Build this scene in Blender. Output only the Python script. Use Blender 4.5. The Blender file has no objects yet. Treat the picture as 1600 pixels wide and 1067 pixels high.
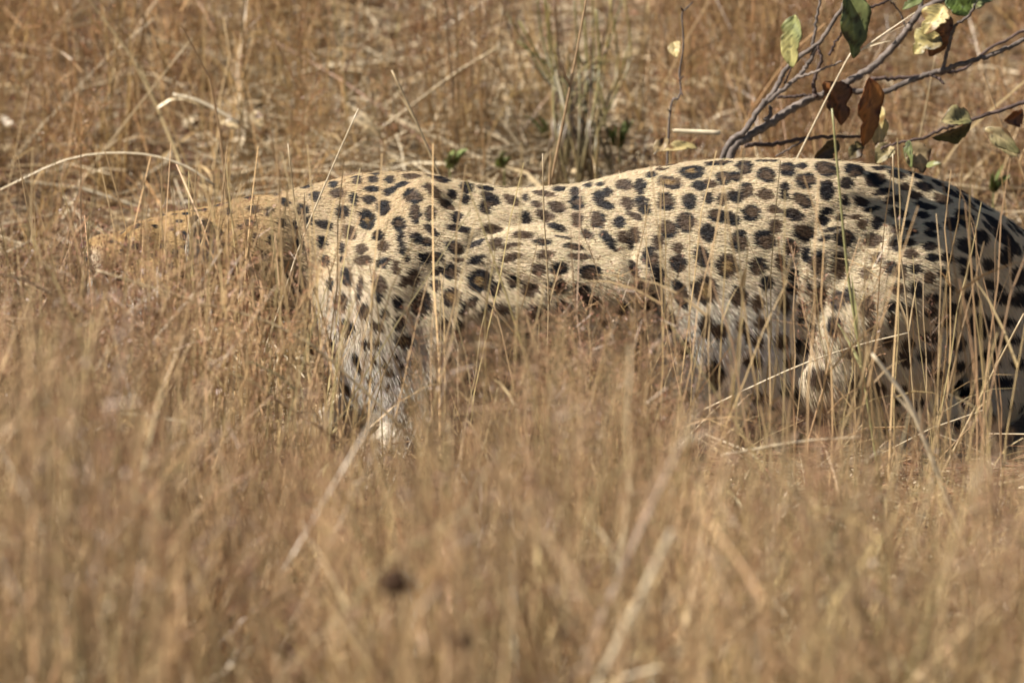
import bpy, bmesh, math, random
import numpy as np
from mathutils import Vector
from mathutils.bvhtree import BVHTree

R = math.radians
rng = np.random.default_rng(7)
random.seed(7)
SC = bpy.context.scene
COL = SC.collection

# ------------------------------------------------------------------ camera, sky, sun
PITCH = R(12.5)
DIST = 18.0
AIM = np.array([0.0, 0.0, 0.16])
CR = np.array([1.0, 0.0, 0.0])
CU = np.array([0.0, math.sin(PITCH), math.cos(PITCH)])
CF = np.array([0.0, math.cos(PITCH), -math.sin(PITCH)])
CAM = AIM - DIST * CF

cam_d = bpy.data.cameras.new('camera')
cam = bpy.data.objects.new('camera', cam_d)
COL.objects.link(cam)
cam.location = CAM
cam.rotation_euler = (math.pi / 2 - PITCH, 0, 0)
cam_d.sensor_width = 36
cam_d.lens = 36 * DIST / 1.5
cam_d.clip_start = 0.5
cam_d.clip_end = 2000
cam_d.dof.use_dof = True
cam_d.dof.focus_distance = 17.86
cam_d.dof.aperture_fstop = 4.5
cam_d.dof.aperture_blades = 0
SC.camera = cam

SUN_EL, SUN_ROT = R(49), R(-105)
world = bpy.data.worlds.new('World')
SC.world = world
world.use_nodes = True
wn = world.node_tree
bg = wn.nodes['Background']
sky = wn.nodes.new('ShaderNodeTexSky')
sky.sky_type = 'NISHITA'
sky.sun_disc = False
sky.sun_elevation = SUN_EL
sky.sun_rotation = SUN_ROT
wn.links.new(sky.outputs[0], bg.inputs[0])
bg.inputs[1].default_value = 0.05

sl = bpy.data.lights.new('sun', 'SUN')
sun = bpy.data.objects.new('sun', sl)
COL.objects.link(sun)
sl.energy = 5.0
sl.angle = R(0.53)
sl.color = (1.0, 0.95, 0.87)
sdir = Vector((math.sin(SUN_ROT) * math.cos(SUN_EL), math.cos(SUN_ROT) * math.cos(SUN_EL), math.sin(SUN_EL)))
sun.rotation_euler = sdir.to_track_quat('Z', 'Y').to_euler()
sun.location = (-3, -3, 5)

SC.view_settings.view_transform = 'Standard'
SC.view_settings.look = 'None'
SC.view_settings.exposure = 0.8
SC.view_settings.gamma = 1.0
SC.view_settings.use_curve_mapping = False
SC.render.engine = 'CYCLES'
SC.cycles.use_denoising = True
SC.cycles.max_bounces = 6
SC.cycles.diffuse_bounces = 2
SC.cycles.transmission_bounces = 3
SC.cycles.glossy_bounces = 2
SC.cycles.transparent_max_bounces = 4
SC.cycles_curves.shape = 'RIBBONS'


# ------------------------------------------------------------------ helpers
def P(px, py, y):
    """world point on the plane Y=y seen at photo pixel (px,py)"""
    d = CF + CR * ((px - 800) / 1600 * 1.5 / DIST) + CU * ((533.5 - py) / 1600 * 1.5 / DIST)
    t = (y - CAM[1]) / d[1]
    return CAM + d * t


def pxof(p):
    """photo pixel of world points (n,3)"""
    q = np.asarray(p) - CAM
    dep = q @ CF
    return 800 + (q @ CR) / dep * DIST / 1.5 * 1600, 533.5 - (q @ CU) / dep * DIST / 1.5 * 1600


def ground_h(x, y):
    x = np.asarray(x, float); y = np.asarray(y, float)
    r = np.sqrt(x * x + y * y)
    near = 0.010 * np.sin(3.1 * x + 1.3 * y) + 0.008 * np.sin(5.7 * y - 2.2 * x + 1.0) + 0.004 * np.sin(13 * x + 9 * y)
    far = 0.5 * np.sin(0.07 * x + 0.4) * np.sin(0.06 * y + 0.2) * np.clip((r - 12) / 40, 0, 1)
    bank = 0.07 * np.clip(-y - 0.5, 0, 7) + 0.12 * np.clip(y - 0.35, 0, 9)      # the animal lies in a shallow dip
    return near + far + bank


def tag(o, label=None, cat=None, group=None, kind=None):
    if label: o['label'] = label
    if cat: o['category'] = cat
    if group: o['group'] = group
    if kind: o['kind'] = kind
    return o


def empty(name, loc):
    o = bpy.data.objects.new(name, None)
    o.location = loc
    o.empty_display_size = 0.05
    COL.objects.link(o)
    return o


def mesh_obj(name, V, F, mat=None, C=None, parent=None, smooth=False):
    """V (n,3), F (m,3) triangles or (m,4) quads, C (n,3) per-vertex tint; with a parent, V is world space"""
    V = np.asarray(V, np.float32)
    F = np.asarray(F, np.int32)
    me = bpy.data.meshes.new(name)
    k = F.shape[1]
    if parent is not None:
        V = V - np.array(parent.matrix_world.translation if parent.parent else parent.location, np.float32)
    me.vertices.add(len(V))
    me.vertices.foreach_set('co', V.ravel())
    me.loops.add(F.size)
    me.loops.foreach_set('vertex_index', F.ravel())
    me.polygons.add(len(F))
    me.polygons.foreach_set('loop_start', np.arange(0, F.size, k, dtype=np.int32))
    me.update(calc_edges=True)
    if C is not None:
        a = me.color_attributes.new('tint', 'FLOAT_COLOR', 'POINT')
        rgba = np.ones((len(V), 4), np.float32)
        rgba[:, :3] = C
        a.data.foreach_set('color', rgba.ravel())
    me.polygons.foreach_set('use_smooth', np.full(len(F), smooth, dtype=bool))
    if mat: me.materials.append(mat)
    o = bpy.data.objects.new(name, me)
    COL.objects.link(o)
    if parent is not None:
        o.parent = parent
    return o


def tube(path, rad, sides=6, cap=True):
    """triangulated tube along a polyline"""
    path = np.asarray(path, float)
    n = len(path)
    rad = np.broadcast_to(np.asarray(rad, float), (n,))
    t = np.gradient(path, axis=0)
    t /= np.linalg.norm(t, axis=1)[:, None] + 1e-12
    ref = np.array([0.31, 0.9, 0.3])
    if abs(t[0] @ ref) > 0.9: ref = np.array([1.0, 0, 0])
    V = []
    u = ref - t[0] * (ref @ t[0]); u /= np.linalg.norm(u)
    for i in range(n):
        u = u - t[i] * (u @ t[i]); u /= np.linalg.norm(u) + 1e-12
        w = np.cross(t[i], u)
        for s in range(sides):
            a = 2 * math.pi * s / sides
            V.append(path[i] + rad[i] * (math.cos(a) * u + math.sin(a) * w))
    F = []
    for i in range(n - 1):
        for s in range(sides):
            a = i * sides + s; b = i * sides + (s + 1) % sides
            F += [(a, b, b + sides), (a, b + sides, a + sides)]
    if cap:
        for s in range(1, sides - 1):
            F.append((0, s + 1, s))
            o = (n - 1) * sides
            F.append((o, o + s, o + s + 1))
    return np.array(V), np.array(F, int)


def smooth_path(pts, n):
    """Catmull-Rom resample"""
    pts = np.asarray(pts, float)
    if len(pts) < 3:
        s = np.linspace(0, 1, n)[:, None]
        return pts[0] * (1 - s) + pts[-1] * s
    q = np.vstack([2 * pts[0] - pts[1], pts, 2 * pts[-1] - pts[-2]])
    m = len(pts) - 1
    out = []
    for u in np.linspace(0, m, n):
        i = min(int(u), m - 1); f = u - i
        p0, p1, p2, p3 = q[i], q[i + 1], q[i + 2], q[i + 3]
        out.append(0.5 * (2 * p1 + (p2 - p0) * f + (2 * p0 - 5 * p1 + 4 * p2 - p3) * f * f + (3 * p1 - p0 - 3 * p2 + p3) * f ** 3))
    return np.array(out)


class Geo:
    def __init__(s): s.V = []; s.F = []; s.C = []; s.n = 0
    def add(s, V, F, C):
        V = np.asarray(V, np.float32); F = np.asarray(F, np.int32)
        s.V.append(V); s.F.append(F + s.n)
        C = np.asarray(C, np.float32)
        s.C.append(np.broadcast_to(C, V.shape) if C.ndim == 1 else C)
        s.n += len(V)
    def arrays(s):
        return np.concatenate(s.V), np.concatenate(s.F), np.concatenate(s.C)
    def stamp(s, var, pos, rot, sc, col):
        """copy a variant N times: pos (N,3), rot (N,3,3), sc (N,), col (N,3) multiplies tint"""
        V, F, C = var
        N = len(pos)
        if N == 0: return
        W = np.einsum('nij,vj->nvi', rot, V) * sc[:, None, None] + pos[:, None, :]
        G = (F[None] + (np.arange(N) * len(V))[:, None, None]).reshape(-1, 3)
        K = C[None] * col[:, None, :]
        s.add(W.reshape(-1, 3), G, K.reshape(-1, 3))


def rots(yaw, tilt, tdir):
    """rotation matrices: yaw about Z, then lean by tilt towards azimuth tdir"""
    c, s = np.cos(yaw), np.sin(yaw)
    z = np.zeros_like(c); o = np.ones_like(c)
    Rz = np.stack([np.stack([c, -s, z], -1), np.stack([s, c, z], -1), np.stack([z, z, o], -1)], -2)
    ax, ay = -np.sin(tdir), np.cos(tdir)
    ct, st = np.cos(tilt), np.sin(tilt); v = 1 - ct
    Rt = np.stack([np.stack([ct + ax * ax * v, ax * ay * v, ay * st], -1),
                   np.stack([ax * ay * v, ct + ay * ay * v, -ax * st], -1),
                   np.stack([-ay * st, ax * st, ct], -1)], -2)
    return Rt @ Rz


# ------------------------------------------------------------------ materials
def new_mat(name):
    m = bpy.data.materials.new(name)
    m.use_nodes = True
    nt = m.node_tree
    for n in list(nt.nodes): nt.nodes.remove(n)
    out = nt.nodes.new('ShaderNodeOutputMaterial')
    return m, nt, out


def N(nt, kind, **kw):
    n = nt.nodes.new(kind)
    for k, v in kw.items():
        if k in n.inputs: n.inputs[k].default_value = v
        else: setattr(n, k, v)
    return n


def tint_mat(name, rough=0.5, spec=0.4, trans=0.3, noise=0.0, nscale=60.0, bump=0.0, gain=1.0):
    """plant material: per-vertex pigment tint, mottled by noise, partly translucent"""
    m, nt, out = new_mat(name)
    L = nt.links.new
    at = N(nt, 'ShaderNodeAttribute', attribute_name='tint')
    src = at.outputs['Color']
    if noise > 0:
        tc = N(nt, 'ShaderNodeTexCoord')
        nz = N(nt, 'ShaderNodeTexNoise', Scale=nscale, Detail=4.0)
        L(tc.outputs['Object'], nz.inputs['Vector'])
        mr = N(nt, 'ShaderNodeMapRange')
        mr.inputs[1].default_value = 0.3; mr.inputs[2].default_value = 0.7
        mr.inputs[3].default_value = 1 - noise; mr.inputs[4].default_value = 1 + noise
        L(nz.outputs['Fac'], mr.inputs[0])
        mx = N(nt, 'ShaderNodeVectorMath', operation='SCALE')
        L(src, mx.inputs[0]); L(mr.outputs[0], mx.inputs['Scale'])
        src = mx.outputs[0]
    p = N(nt, 'ShaderNodeBsdfPrincipled', Roughness=rough)
    p.inputs['Specular IOR Level'].default_value = spec
    L(src, p.inputs['Base Color'])
    if bump > 0:
        b = N(nt, 'ShaderNodeBump', Strength=bump, Distance=0.002)
        L(nz.outputs['Fac'], b.inputs['Height']); L(b.outputs[0], p.inputs['Normal'])
    if trans > 0:
        t = N(nt, 'ShaderNodeBsdfTranslucent')
        L(src, t.inputs['Color'])
        mix = N(nt, 'ShaderNodeMixShader', Fac=trans)
        L(p.outputs[0], mix.inputs[1]); L(t.outputs[0], mix.inputs[2])
        L(mix.outputs[0], out.inputs['Surface'])
    else:
        L(p.outputs[0], out.inputs['Surface'])
    return m


M_GRASS = tint_mat('dry_grass_material', 0.40, 0.5, 0.12)
M_STALK = tint_mat('grass_stalk_material', 0.38, 0.6, 0.12, 0.22, 90)
M_LEAF = tint_mat('leaf_material', 0.45, 0.45, 0.35, 0.3, 45, 0.3)
M_BARK = tint_mat('bark_material', 0.8, 0.2, 0.0, 0.4, 120, 0.8)
M_FUR = tint_mat('fur_material', 0.5, 0.35, 0.12)
M_SKIN = tint_mat('skin_material', 0.8, 0.15, 0.0)


def flat_mat(name, col, rough):
    m, nt, out = new_mat(name)
    p = N(nt, 'ShaderNodeBsdfPrincipled', Roughness=rough)
    nz = N(nt, 'ShaderNodeTexNoise', Scale=200.0)
    cr = N(nt, 'ShaderNodeValToRGB')
    cr.color_ramp.elements[0].color = tuple(c * 0.7 for c in col) + (1,)
    cr.color_ramp.elements[1].color = tuple(c * 1.2 for c in col) + (1,)
    nt.links.new(nz.outputs['Fac'], cr.inputs[0])
    nt.links.new(cr.outputs[0], p.inputs['Base Color'])
    nt.links.new(p.outputs[0], out.inputs['Surface'])
    return m


def ground_mat():
    m, nt, out = new_mat('ground_material')
    L = nt.links.new
    tc = N(nt, 'ShaderNodeTexCoord')
    n1 = N(nt, 'ShaderNodeTexNoise', Scale=3.0, Detail=8.0)
    n2 = N(nt, 'ShaderNodeTexNoise', Scale=55.0, Detail=8.0, Roughness=0.7)
    L(tc.outputs['Object'], n1.inputs['Vector']); L(tc.outputs['Object'], n2.inputs['Vector'])
    cr = N(nt, 'ShaderNodeValToRGB')
    e = cr.color_ramp.elements
    e[0].position = 0.36; e[0].color = (0.12, 0.07, 0.04, 1)
    e[1].position = 0.68; e[1].color = (0.42, 0.32, 0.225, 1)
    e.new(0.5).color = (0.24, 0.165, 0.105, 1)
    mx = N(nt, 'ShaderNodeMath', operation='MULTIPLY_ADD')
    L(n1.outputs['Fac'], mx.inputs[0]); mx.inputs[1].default_value = 0.5
    ms = N(nt, 'ShaderNodeMath', operation='MULTIPLY'); ms.inputs[1].default_value = 0.5
    L(n2.outputs['Fac'], ms.inputs[0]); L(ms.outputs[0], mx.inputs[2])
    L(mx.outputs[0], cr.inputs[0])
    p = N(nt, 'ShaderNodeBsdfPrincipled', Roughness=0.95)
    p.inputs['Specular IOR Level'].default_value = 0.1
    L(cr.outputs[0], p.inputs['Base Color'])
    b = N(nt, 'ShaderNodeBump', Strength=0.9, Distance=0.01)
    L(n2.outputs['Fac'], b.inputs['Height']); L(b.outputs[0], p.inputs['Normal'])
    L(p.outputs[0], out.inputs['Surface'])
    return m


# ------------------------------------------------------------------ the ground: one sheet to the horizon
gs = np.linspace(-1, 1, 181)
gx = 3.0 * np.sinh(gs * 6.2) / np.sinh(1.0) * 0.55
gx = np.sort(gx)
GX, GY = np.meshgrid(gx, gx, indexing='ij')
GV = np.stack([GX, GY, ground_h(GX, GY)], -1).reshape(-1, 3)
ii, jj = np.meshgrid(np.arange(180), np.arange(180), indexing='ij')
a = (ii * 181 + jj).ravel()
GF = np.stack([a, a + 181, a + 182, a + 1], -1)
tag(mesh_obj('ground', GV, GF, ground_mat(), smooth=True), 'dry sandy brown ground under the grass', kind='structure')

# ------------------------------------------------------------------ the leopard
leo = empty('leopard', (0.1, 0.0, 0.0))
tag(leo, 'spotted leopard crouching low behind tall dry grass with its head down', 'leopard')


def build_body():
    bm = bmesh.new()

    def ring_loft(st):
        rings = []
        for (px, pt, pb, hw, yc, sq) in st:
            top = P(px, pt, yc); bot = P(px, pb, yc - 0.05)
            cz, hz = (top[2] + bot[2]) / 2, (top[2] - bot[2]) / 2
            ring = []
            for k in range(32):
                a = 2 * math.pi * k / 32
                cx, sx = math.cos(a), math.sin(a)
                w = hw * (1 - 0.22 * max(0, sx) ** 2)
                yy = yc + w * math.copysign(abs(cx) ** sq, cx)
                ring.append(bm.verts.new((top[0], yy, cz + hz * math.copysign(abs(sx) ** 0.95, sx))))
            rings.append(ring)
        for A, B in zip(rings[:-1], rings[1:]):
            for k in range(32):
                bm.faces.new((A[k], A[(k + 1) % 32], B[(k + 1) % 32], B[k]))
        bm.faces.new(rings[0]); bm.faces.new(list(reversed(rings[-1])))

    key = np.array([
        # px, top, bottom, half width, centre y
        (330, 332, 505, .066, -.03), (400, 313, 530, .082, -.02), (480, 292, 555, .096, 0), (560, 273, 615, .106, 0), (640, 268, 628, .112, 0),
        (720, 284, 632, .114, 0), (800, 297, 634, .114, 0), (900, 290, 640, .120, 0), (1000, 267, 648, .136, 0),
        (1100, 253, 662, .152, 0), (1200, 250, 664, .148, 0), (1300, 252, 628, .138, .01), (1400, 264, 606, .128, .045),
        (1480, 287, 605, .120, .09), (1560, 333, 605, .108, .165), (1640, 392, 600, .095, .24), (1700, 440, 580, .07, .30), (1745, 485, 560, .03, .34)], float)
    st = []
    for u in np.linspace(key[0, 0], key[-1, 0], 70):
        row = [np.interp(u, key[:, 0], key[:, i]) for i in range(1, 5)]
        st.append((u, row[0], row[1], row[2], row[3], 0.9))
    ring_loft(st)

    def ball(p, r, sc=(1, 1, 1)):
        ret = bmesh.ops.create_icosphere(bm, subdivisions=3, radius=1.0)
        for v in ret['verts']:
            v.co = Vector((p[0] + v.co.x * r * sc[0], p[1] + v.co.y * r * sc[1], p[2] + v.co.z * r * sc[2]))

    def chain(pts):
        """pts: (px,py,y,r)"""
        for A, B in zip(pts[:-1], pts[1:]):
            a = P(*A[:3]); b = P(*B[:3])
            L = np.linalg.norm(b - a)
            n = max(2, int(L / (0.3 * min(A[3], B[3]))))
            for i in range(n + 1):
                f = i / n
                ball(a * (1 - f) + b * f, A[3] * (1 - f) + B[3] * f)

    # head: skull, cheeks, muzzle, chin, brow
    chain([(400, 402, -.03, .090), (335, 414, -.05, .086), (285, 418, -.07, .084)])
    chain([(285, 416, -.07, .080), (245, 412, -.075, .066), (205, 412, -.08, .047), (162, 404, -.08, .038)])
    ball(P(262, 452, -.11), .060); ball(P(262, 452, -.035), .060)
    chain([(250, 470, -.075, .055), (190, 448, -.08, .040), (165, 442, -.08, .032)])
    ball(P(160, 414, -.104), .032); ball(P(160, 414, -.058), .032)
    ball(P(222, 376, -.112), .030); ball(P(222, 376, -.042), .030)
    # near foreleg: shoulder blade, upper arm, forearm, paw; triceps and elbow flap
    chain([(660, 335, -.046, .050), (640, 385, -.074, .060), (610, 450, -.092, .074), (612, 530, -.098, .072), (632, 600, -.105, .058), (648, 650, -.115, .044)])
    chain([(565, 440, -.060, .078), (575, 520, -.065, .074), (600, 590, -.080, .060)])
    chain([(680, 480, -.098, .064), (700, 540, -.105, .056), (670, 610, -.110, .050)])
    chain([(650, 655, -.12, .038), (645, 690, -.125, .032), (610, 702, -.135, .034)])
    for k in range(4): ball(P(590, 707, -.162 + .018 * k), .0165, (1.3, 1, 1))
    chain([(650, 370, -.074, .058), (760, 405, -.098, .058), (870, 425, -.120, .052), (985, 446, -.132, .040)])
    chain([(650, 470, -.100, .056), (760, 468, -.115, .050), (880, 468, -.126, .042), (970, 466, -.130, .034)])
    # far foreleg reaching forward
    chain([(580, 440, .08, .065), (620, 560, .10, .045), (560, 640, .11, .032), (500, 680, .11, .030), (455, 690, .11, .033)])
    # chest
    chain([(540, 405, 0, .085), (570, 500, 0, .085), (600, 560, 0, .08)])
    # near hind leg: haunch, knee, hock, foot
    chain([(1455, 405, .045, .098), (1420, 440, -.030, .104), (1350, 490, -.066, .092), (1310, 540, -.078, .072), (1295, 570, -.082, .062)])
    chain([(1465, 470, .05, .098), (1425, 540, -.045, .082), (1330, 590, -.080, .06)])
    chain([(1300, 580, -.10, .056), (1420, 632, -.06, .042), (1510, 662, -.02, .028)])
    chain([(1510, 665, -.02, .028), (1440, 692, -.06, .027), (1370, 702, -.09, .030)])
    for k in range(4): ball(P(1350, 705, -.117 + .018 * k), .0165, (1.3, 1, 1))
    chain([(1500, 420, .10, .098), (1545, 520, .105, .088), (1560, 580, .09, .070), (1530, 640, .03, .042)])
    # far hind leg
    chain([(1480, 420, .16, .10), (1360, 540, .16, .07), (1300, 590, .15, .055), (1420, 650, .15, .035), (1340, 690, .14, .03)])
    # tail: swings away behind
    chain([(1690, 460, .29, .042), (1750, 520, .32, .030), (1830, 600, .30, .027), (1980, 640, .28, .025), (2120, 650, .20, .025), (2230, 640, .12, .022)])
    me = bpy.data.meshes.new('leopard_block')
    bm.to_mesh(me); bm.free()
    ob = bpy.data.objects.new('leopard_block', me)
    COL.objects.link(ob)
    md = ob.modifiers.new('r', 'REMESH'); md.mode = 'VOXEL'; md.voxel_size = 0.006
    sm = ob.modifiers.new('s', 'SMOOTH'); sm.factor = 0.5; sm.iterations = 34
    dg = bpy.context.evaluated_depsgraph_get()
    me2 = bpy.data.meshes.new_from_object(ob.evaluated_get(dg))
    # ears: thick cupped shells
    bm = bmesh.new(); bm.from_mesh(me2)
    for (c, s) in ((P(314, 382, -.166), -1), (P(300, 372, .030), 1)):
        verts = []
        nu, nv = 9, 8
        for side in (0, 1):
            for i in range(nu):
                for j in range(nv):
                    a = (i / (nu - 1) - 0.5) * 2
                    t = j / (nv - 1)
                    w = 0.026 * math.sqrt(max(0.02, 1 - (2 * t * 0.98 - 0.75) ** 2 * 0.62)) * (1 if t < .75 else math.sqrt(max(.03, 1 - ((t - .75) / .27) ** 2)))
                    x = a * w
                    z = -0.03 + 0.072 * t
                    dep = 0.006 * (1 - a * a) * (1 - 0.3 * t)
                    off = (dep if side else dep - 0.009) * s
                    p = Vector((x, -off * 1.0, z))
                    p = Vector((p.x, p.y + s * z * 0.12, p.z))
                    # opening turned towards forward and side
                    yaw = R(-25) * s
                    p = Vector((p.x * math.cos(yaw) - p.y * math.sin(yaw), p.x * math.sin(yaw) + p.y * math.cos(yaw), p.z))
                    verts.append(bm.verts.new(Vector(c) + p))
        q = lambda sd, i, j: verts[sd * nu * nv + i * nv + j]
        for i in range(nu - 1):
            for j in range(nv - 1):
                bm.faces.new((q(0, i, j), q(0, i + 1, j), q(0, i + 1, j + 1), q(0, i, j + 1)))
                bm.faces.new((q(1, i, j + 1), q(1, i + 1, j + 1), q(1, i + 1, j), q(1, i, j)))
        for i in range(nu - 1):
            for j in (0, nv - 1):
                bm.faces.new((q(0, i, j), q(1, i, j), q(1, i + 1, j), q(0, i + 1, j)))
        for j in range(nv - 1):
            for i in (0, nu - 1):
                bm.faces.new((q(0, i, j), q(0, i, j + 1), q(1, i, j + 1), q(1, i, j)))
    bmesh.ops.recalc_face_normals(bm, faces=bm.faces)
    ob.modifiers.clear()
    bm.to_mesh(me); bm.free()
    md = ob.modifiers.new('r', 'REMESH'); md.mode = 'VOXEL'; md.voxel_size = 0.0042
    sm = ob.modifiers.new('s', 'SMOOTH'); sm.factor = 0.5; sm.iterations = 3
    dg = bpy.context.evaluated_depsgraph_get()
    me3 = bpy.data.meshes.new_from_object(ob.evaluated_get(dg))
    bpy.data.objects.remove(ob)
    return me3


body_me = build_body()
nv = len(body_me.vertices)
BV = np.empty(nv * 3, np.float32); body_me.vertices.foreach_get('co', BV); BV = BV.reshape(-1, 3).astype(float)
BN = np.empty(nv * 3, np.float32); body_me.vertex_normals.foreach_get('vector', BN); BN = BN.reshape(-1, 3).astype(float)

# skin folds and muscle grooves on the near side
folds = [
    ([(1350, 318), (1290, 345), (1252, 395), (1238, 470), (1250, 560)],   .005, .012),
    ([(985, 395), (1002, 440), (1010, 480), (1010, 560)], .011, .014),
    ([(700, 322), (735, 358), (800, 372), (880, 384), (950, 400)], .005, .009),
    ([(735, 372), (790, 352), (850, 345)], .005, .006),
    ([(735, 380), (800, 400), (880, 425)], .005, .007),
    ([(720, 395), (760, 420), (830, 450)], .004, .007),
]
fx, fy = pxof(BV)
near = BN[:, 1] < 0.35
for pts, dep, sig in folds:
    path = smooth_path(np.array(pts, float), 40)
    d = np.full(nv, 1e9)
    for q in path: d = np.minimum(d, np.hypot(fx - q[0], fy - q[1]) / 1067)
    g = np.exp(-0.5 * (d / sig) ** 2) * dep * near
    ridge = np.exp(-0.5 * ((d - 2.2 * sig) / sig) ** 2) * dep * 0.12 * near
    BV += BN * (ridge - g)[:, None]
body_me.vertices.foreach_set('co', BV.astype(np.float32).ravel())
body_me.update()
body_me.vertex_normals.foreach_get('vector', (t := np.empty(nv * 3, np.float32))); BN = t.reshape(-1, 3).astype(float)

# --- coat pattern: rosettes as decals lying on the skin
# (x, y, rx, ry, angle, type) in the coordinates of four enlarged views of the coat
SP = []


def view(ox, oy, s, rows):
    for (x, y, rx, ry, an, ty) in rows:
        SP.append((ox + x / s, oy + y / s, rx / s, ry / s, an, ty))


view(400, 220, 2.668, [
    (405, 145, 20, 8, 0, 'k'), (410, 170, 22, 13, 0, 'b'), (473, 163, 25, 13, 0, 'k'), (472, 200, 30, 14, 0, 'k'), (482, 132, 32, 7, 0, 'k'),
    (545, 163, 22, 17, 0, 'k'), (633, 150, 38, 14, 0, 'b'), (592, 122, 30, 8, 0, 'b'), (715, 122, 35, 7, 0, 'b'), (755, 160, 40, 20, 10, 'm'),
    (548, 210, 30, 15, -25, 'k'), (600, 185, 30, 12, -10, 'k'), (640, 235, 38, 30, 10, 'm'), (652, 300, 22, 40, -5, 'm'), (725, 205, 45, 20, 38, 'b'),
    (865, 190, 28, 26, 40, 'k'), (945, 198, 35, 12, 10, 'k'), (310, 185, 20, 15, -20, 'k'), (332, 220, 32, 20, 0, 'b'), (397, 240, 18, 25, 5, 'k'),
    (458, 246, 26, 19, 0, 'k'), (525, 282, 30, 35, 0, 'k'), (455, 330, 37, 42, -20, 'o'), (350, 295, 26, 30, 40, 'k'), (275, 347, 38, 18, 10, 'k'),
    (380, 385, 26, 34, -20, 'b'), (193, 200, 28, 12, 0, 'k'), (235, 232, 22, 20, 30, 'k'), (180, 285, 26, 22, 0, 'k'), (210, 330, 20, 20, 0, 'k'),
    (585, 345, 27, 27, 0, 'm'), (592, 400, 16, 32, 0, 'k'), (714, 300, 20, 32, 10, 'm'), (785, 268, 40, 17, 22, 'b'), (822, 315, 24, 26, 30, 'k'),
    (835, 365, 52, 17, 8, 'k'), (720, 372, 34, 16, 35, 'k'), (655, 402, 24, 22, 0, 'k'), (692, 418, 30, 18, 10, 'm'), (500, 400, 26, 23, 0, 'm'),
    (520, 440, 25, 22, 10, 'b'), (430, 455, 26, 23, 0, 'b'), (440, 498, 36, 21, -12, 'b'), (347, 448, 14, 28, 0, 'k'), (348, 492, 12, 16, 0, 'k'),
    (262, 420, 20, 28, 0, 'k'), (278, 498, 20, 24, 0, 'k'), (518, 506, 30, 20, -38, 'k'), (570, 522, 18, 30, 0, 'b'), (596, 445, 16, 30, 0, 'k'),
    (615, 488, 11, 18, 0, 'k'), (690, 484, 32, 21, 5, 'k'), (738, 480, 32, 19, 5, 'm'), (815, 440, 40, 24, 20, 'm'), (905, 430, 42, 13, -25, 'k'),
    (905, 492, 42, 16, -22, 'k'), (835, 492, 25, 9, 0, 'b'), (740, 540, 30, 18, -22, 'k'), (797, 540, 30, 35, 20, 'm'), (918, 575, 50, 45, -30, 'o'),
    (640, 562, 28, 36, 0, 'm'), (600, 580, 19, 22, 0, 'b'), (735, 597, 23, 25, -10, 'm'), (800, 640, 37, 38, 0, 'r'), (367, 562, 24, 35, -18, 'k'),
    (302, 587, 14, 26, 0, 'k'), (345, 662, 27, 40, 0, 'b'), (427, 595, 13, 40, 0, 'b'), (415, 638, 11, 20, 0, 'k'), (500, 590, 26, 38, -28, 'b'), (500, 640, 17, 24, 0, 'k'),
    (440, 695, 27, 33, -12, 'm'), (522, 708, 16, 22, 0, 'k'), (497, 760, 25, 21, 0, 'b'), (578, 665, 20, 32, 5, 'k'), (585, 745, 25, 30, 25, 'm'),
    (370, 765, 34, 38, -20, 'm'), (450, 828, 20, 18, 0, 'k'), (495, 828, 20, 17, 0, 'm'), (605, 815, 36, 30, 0, 'r'), (410, 885, 18, 22, 0, 'k'), (480, 890, 11, 22, 0, 'b'),
    (575, 885, 10, 13, 0, 'k'), (525, 915, 13, 13, 0, 'k'), (598, 930, 13, 18, 0, 'k'), (655, 915, 17, 28, 0, 'k'), (545, 952, 18, 16, 0, 'b'),
    (425, 928, 11, 22, 0, 'm'), (470, 980, 15, 18, 0, 'b'), (540, 1010, 14, 14, 0, 'b'), (600, 990, 16, 14, 0, 'k'), (840, 775, 26, 40, 25, 'k'), (880, 665, 38, 20, -28, 'm'),
    (945, 690, 45, 13, -35, 'k'), (985, 610, 36, 22, -38, 'm'), (1062, 580, 28, 23, -20, 'm'), (1015, 690, 35, 23, -15, 'b'), (770, 750, 28, 18, -20, 'b'),
    (850, 700, 20, 13, -20, 'k'), (980, 365, 42, 15, 0, 'b'), (1100, 390, 45, 13, 2, 'b'), (1180, 422, 40, 13, 5, 'm'), (1050, 435, 45, 11, -10, 'b'),
    (990, 425, 28, 20, -25, 'b'), (1050, 485, 45, 18, -15, 'b'), (1265, 405, 40, 13, 5, 'k'), (1310, 440, 45, 11, 10, 'm'), (1240, 360, 45, 13, 20, 'k'),
    (1195, 312, 40, 18, 20, 'b'), (1115, 318, 24, 21, 20, 'k'), (945, 278, 28, 26, 30, 'm'), (965, 238, 46, 20, 30, 'k'), (805, 218, 26, 17, 20, 'k'),
    (860, 243, 20, 20, 0, 'k'), (1055, 247, 42, 18, 30, 'b'), (1110, 238, 15, 15, 0, 'k'), (1160, 265, 25, 15, 20, 'b'), (1185, 222, 48, 12, 8, 'b'),
    (1195, 470, 35, 17, -5, 'b'), (1335, 482, 48, 17, 0, 'm'), (1250, 530, 38, 27, -12, 'k'), (1165, 535, 28, 28, 0, 'b'), (1380, 542, 48, 28, 5, 'm'),
    (1130, 615, 42, 27, 0, 'b'), (1245, 600, 40, 28, 0, 'k'), (1340, 620, 42, 30, 10, 'm'), (1160, 700, 40, 32, 0, 'm'), (1270, 690, 40, 30, 10, 'k'), (1380, 660, 36, 28, 0, 'k')])
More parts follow.
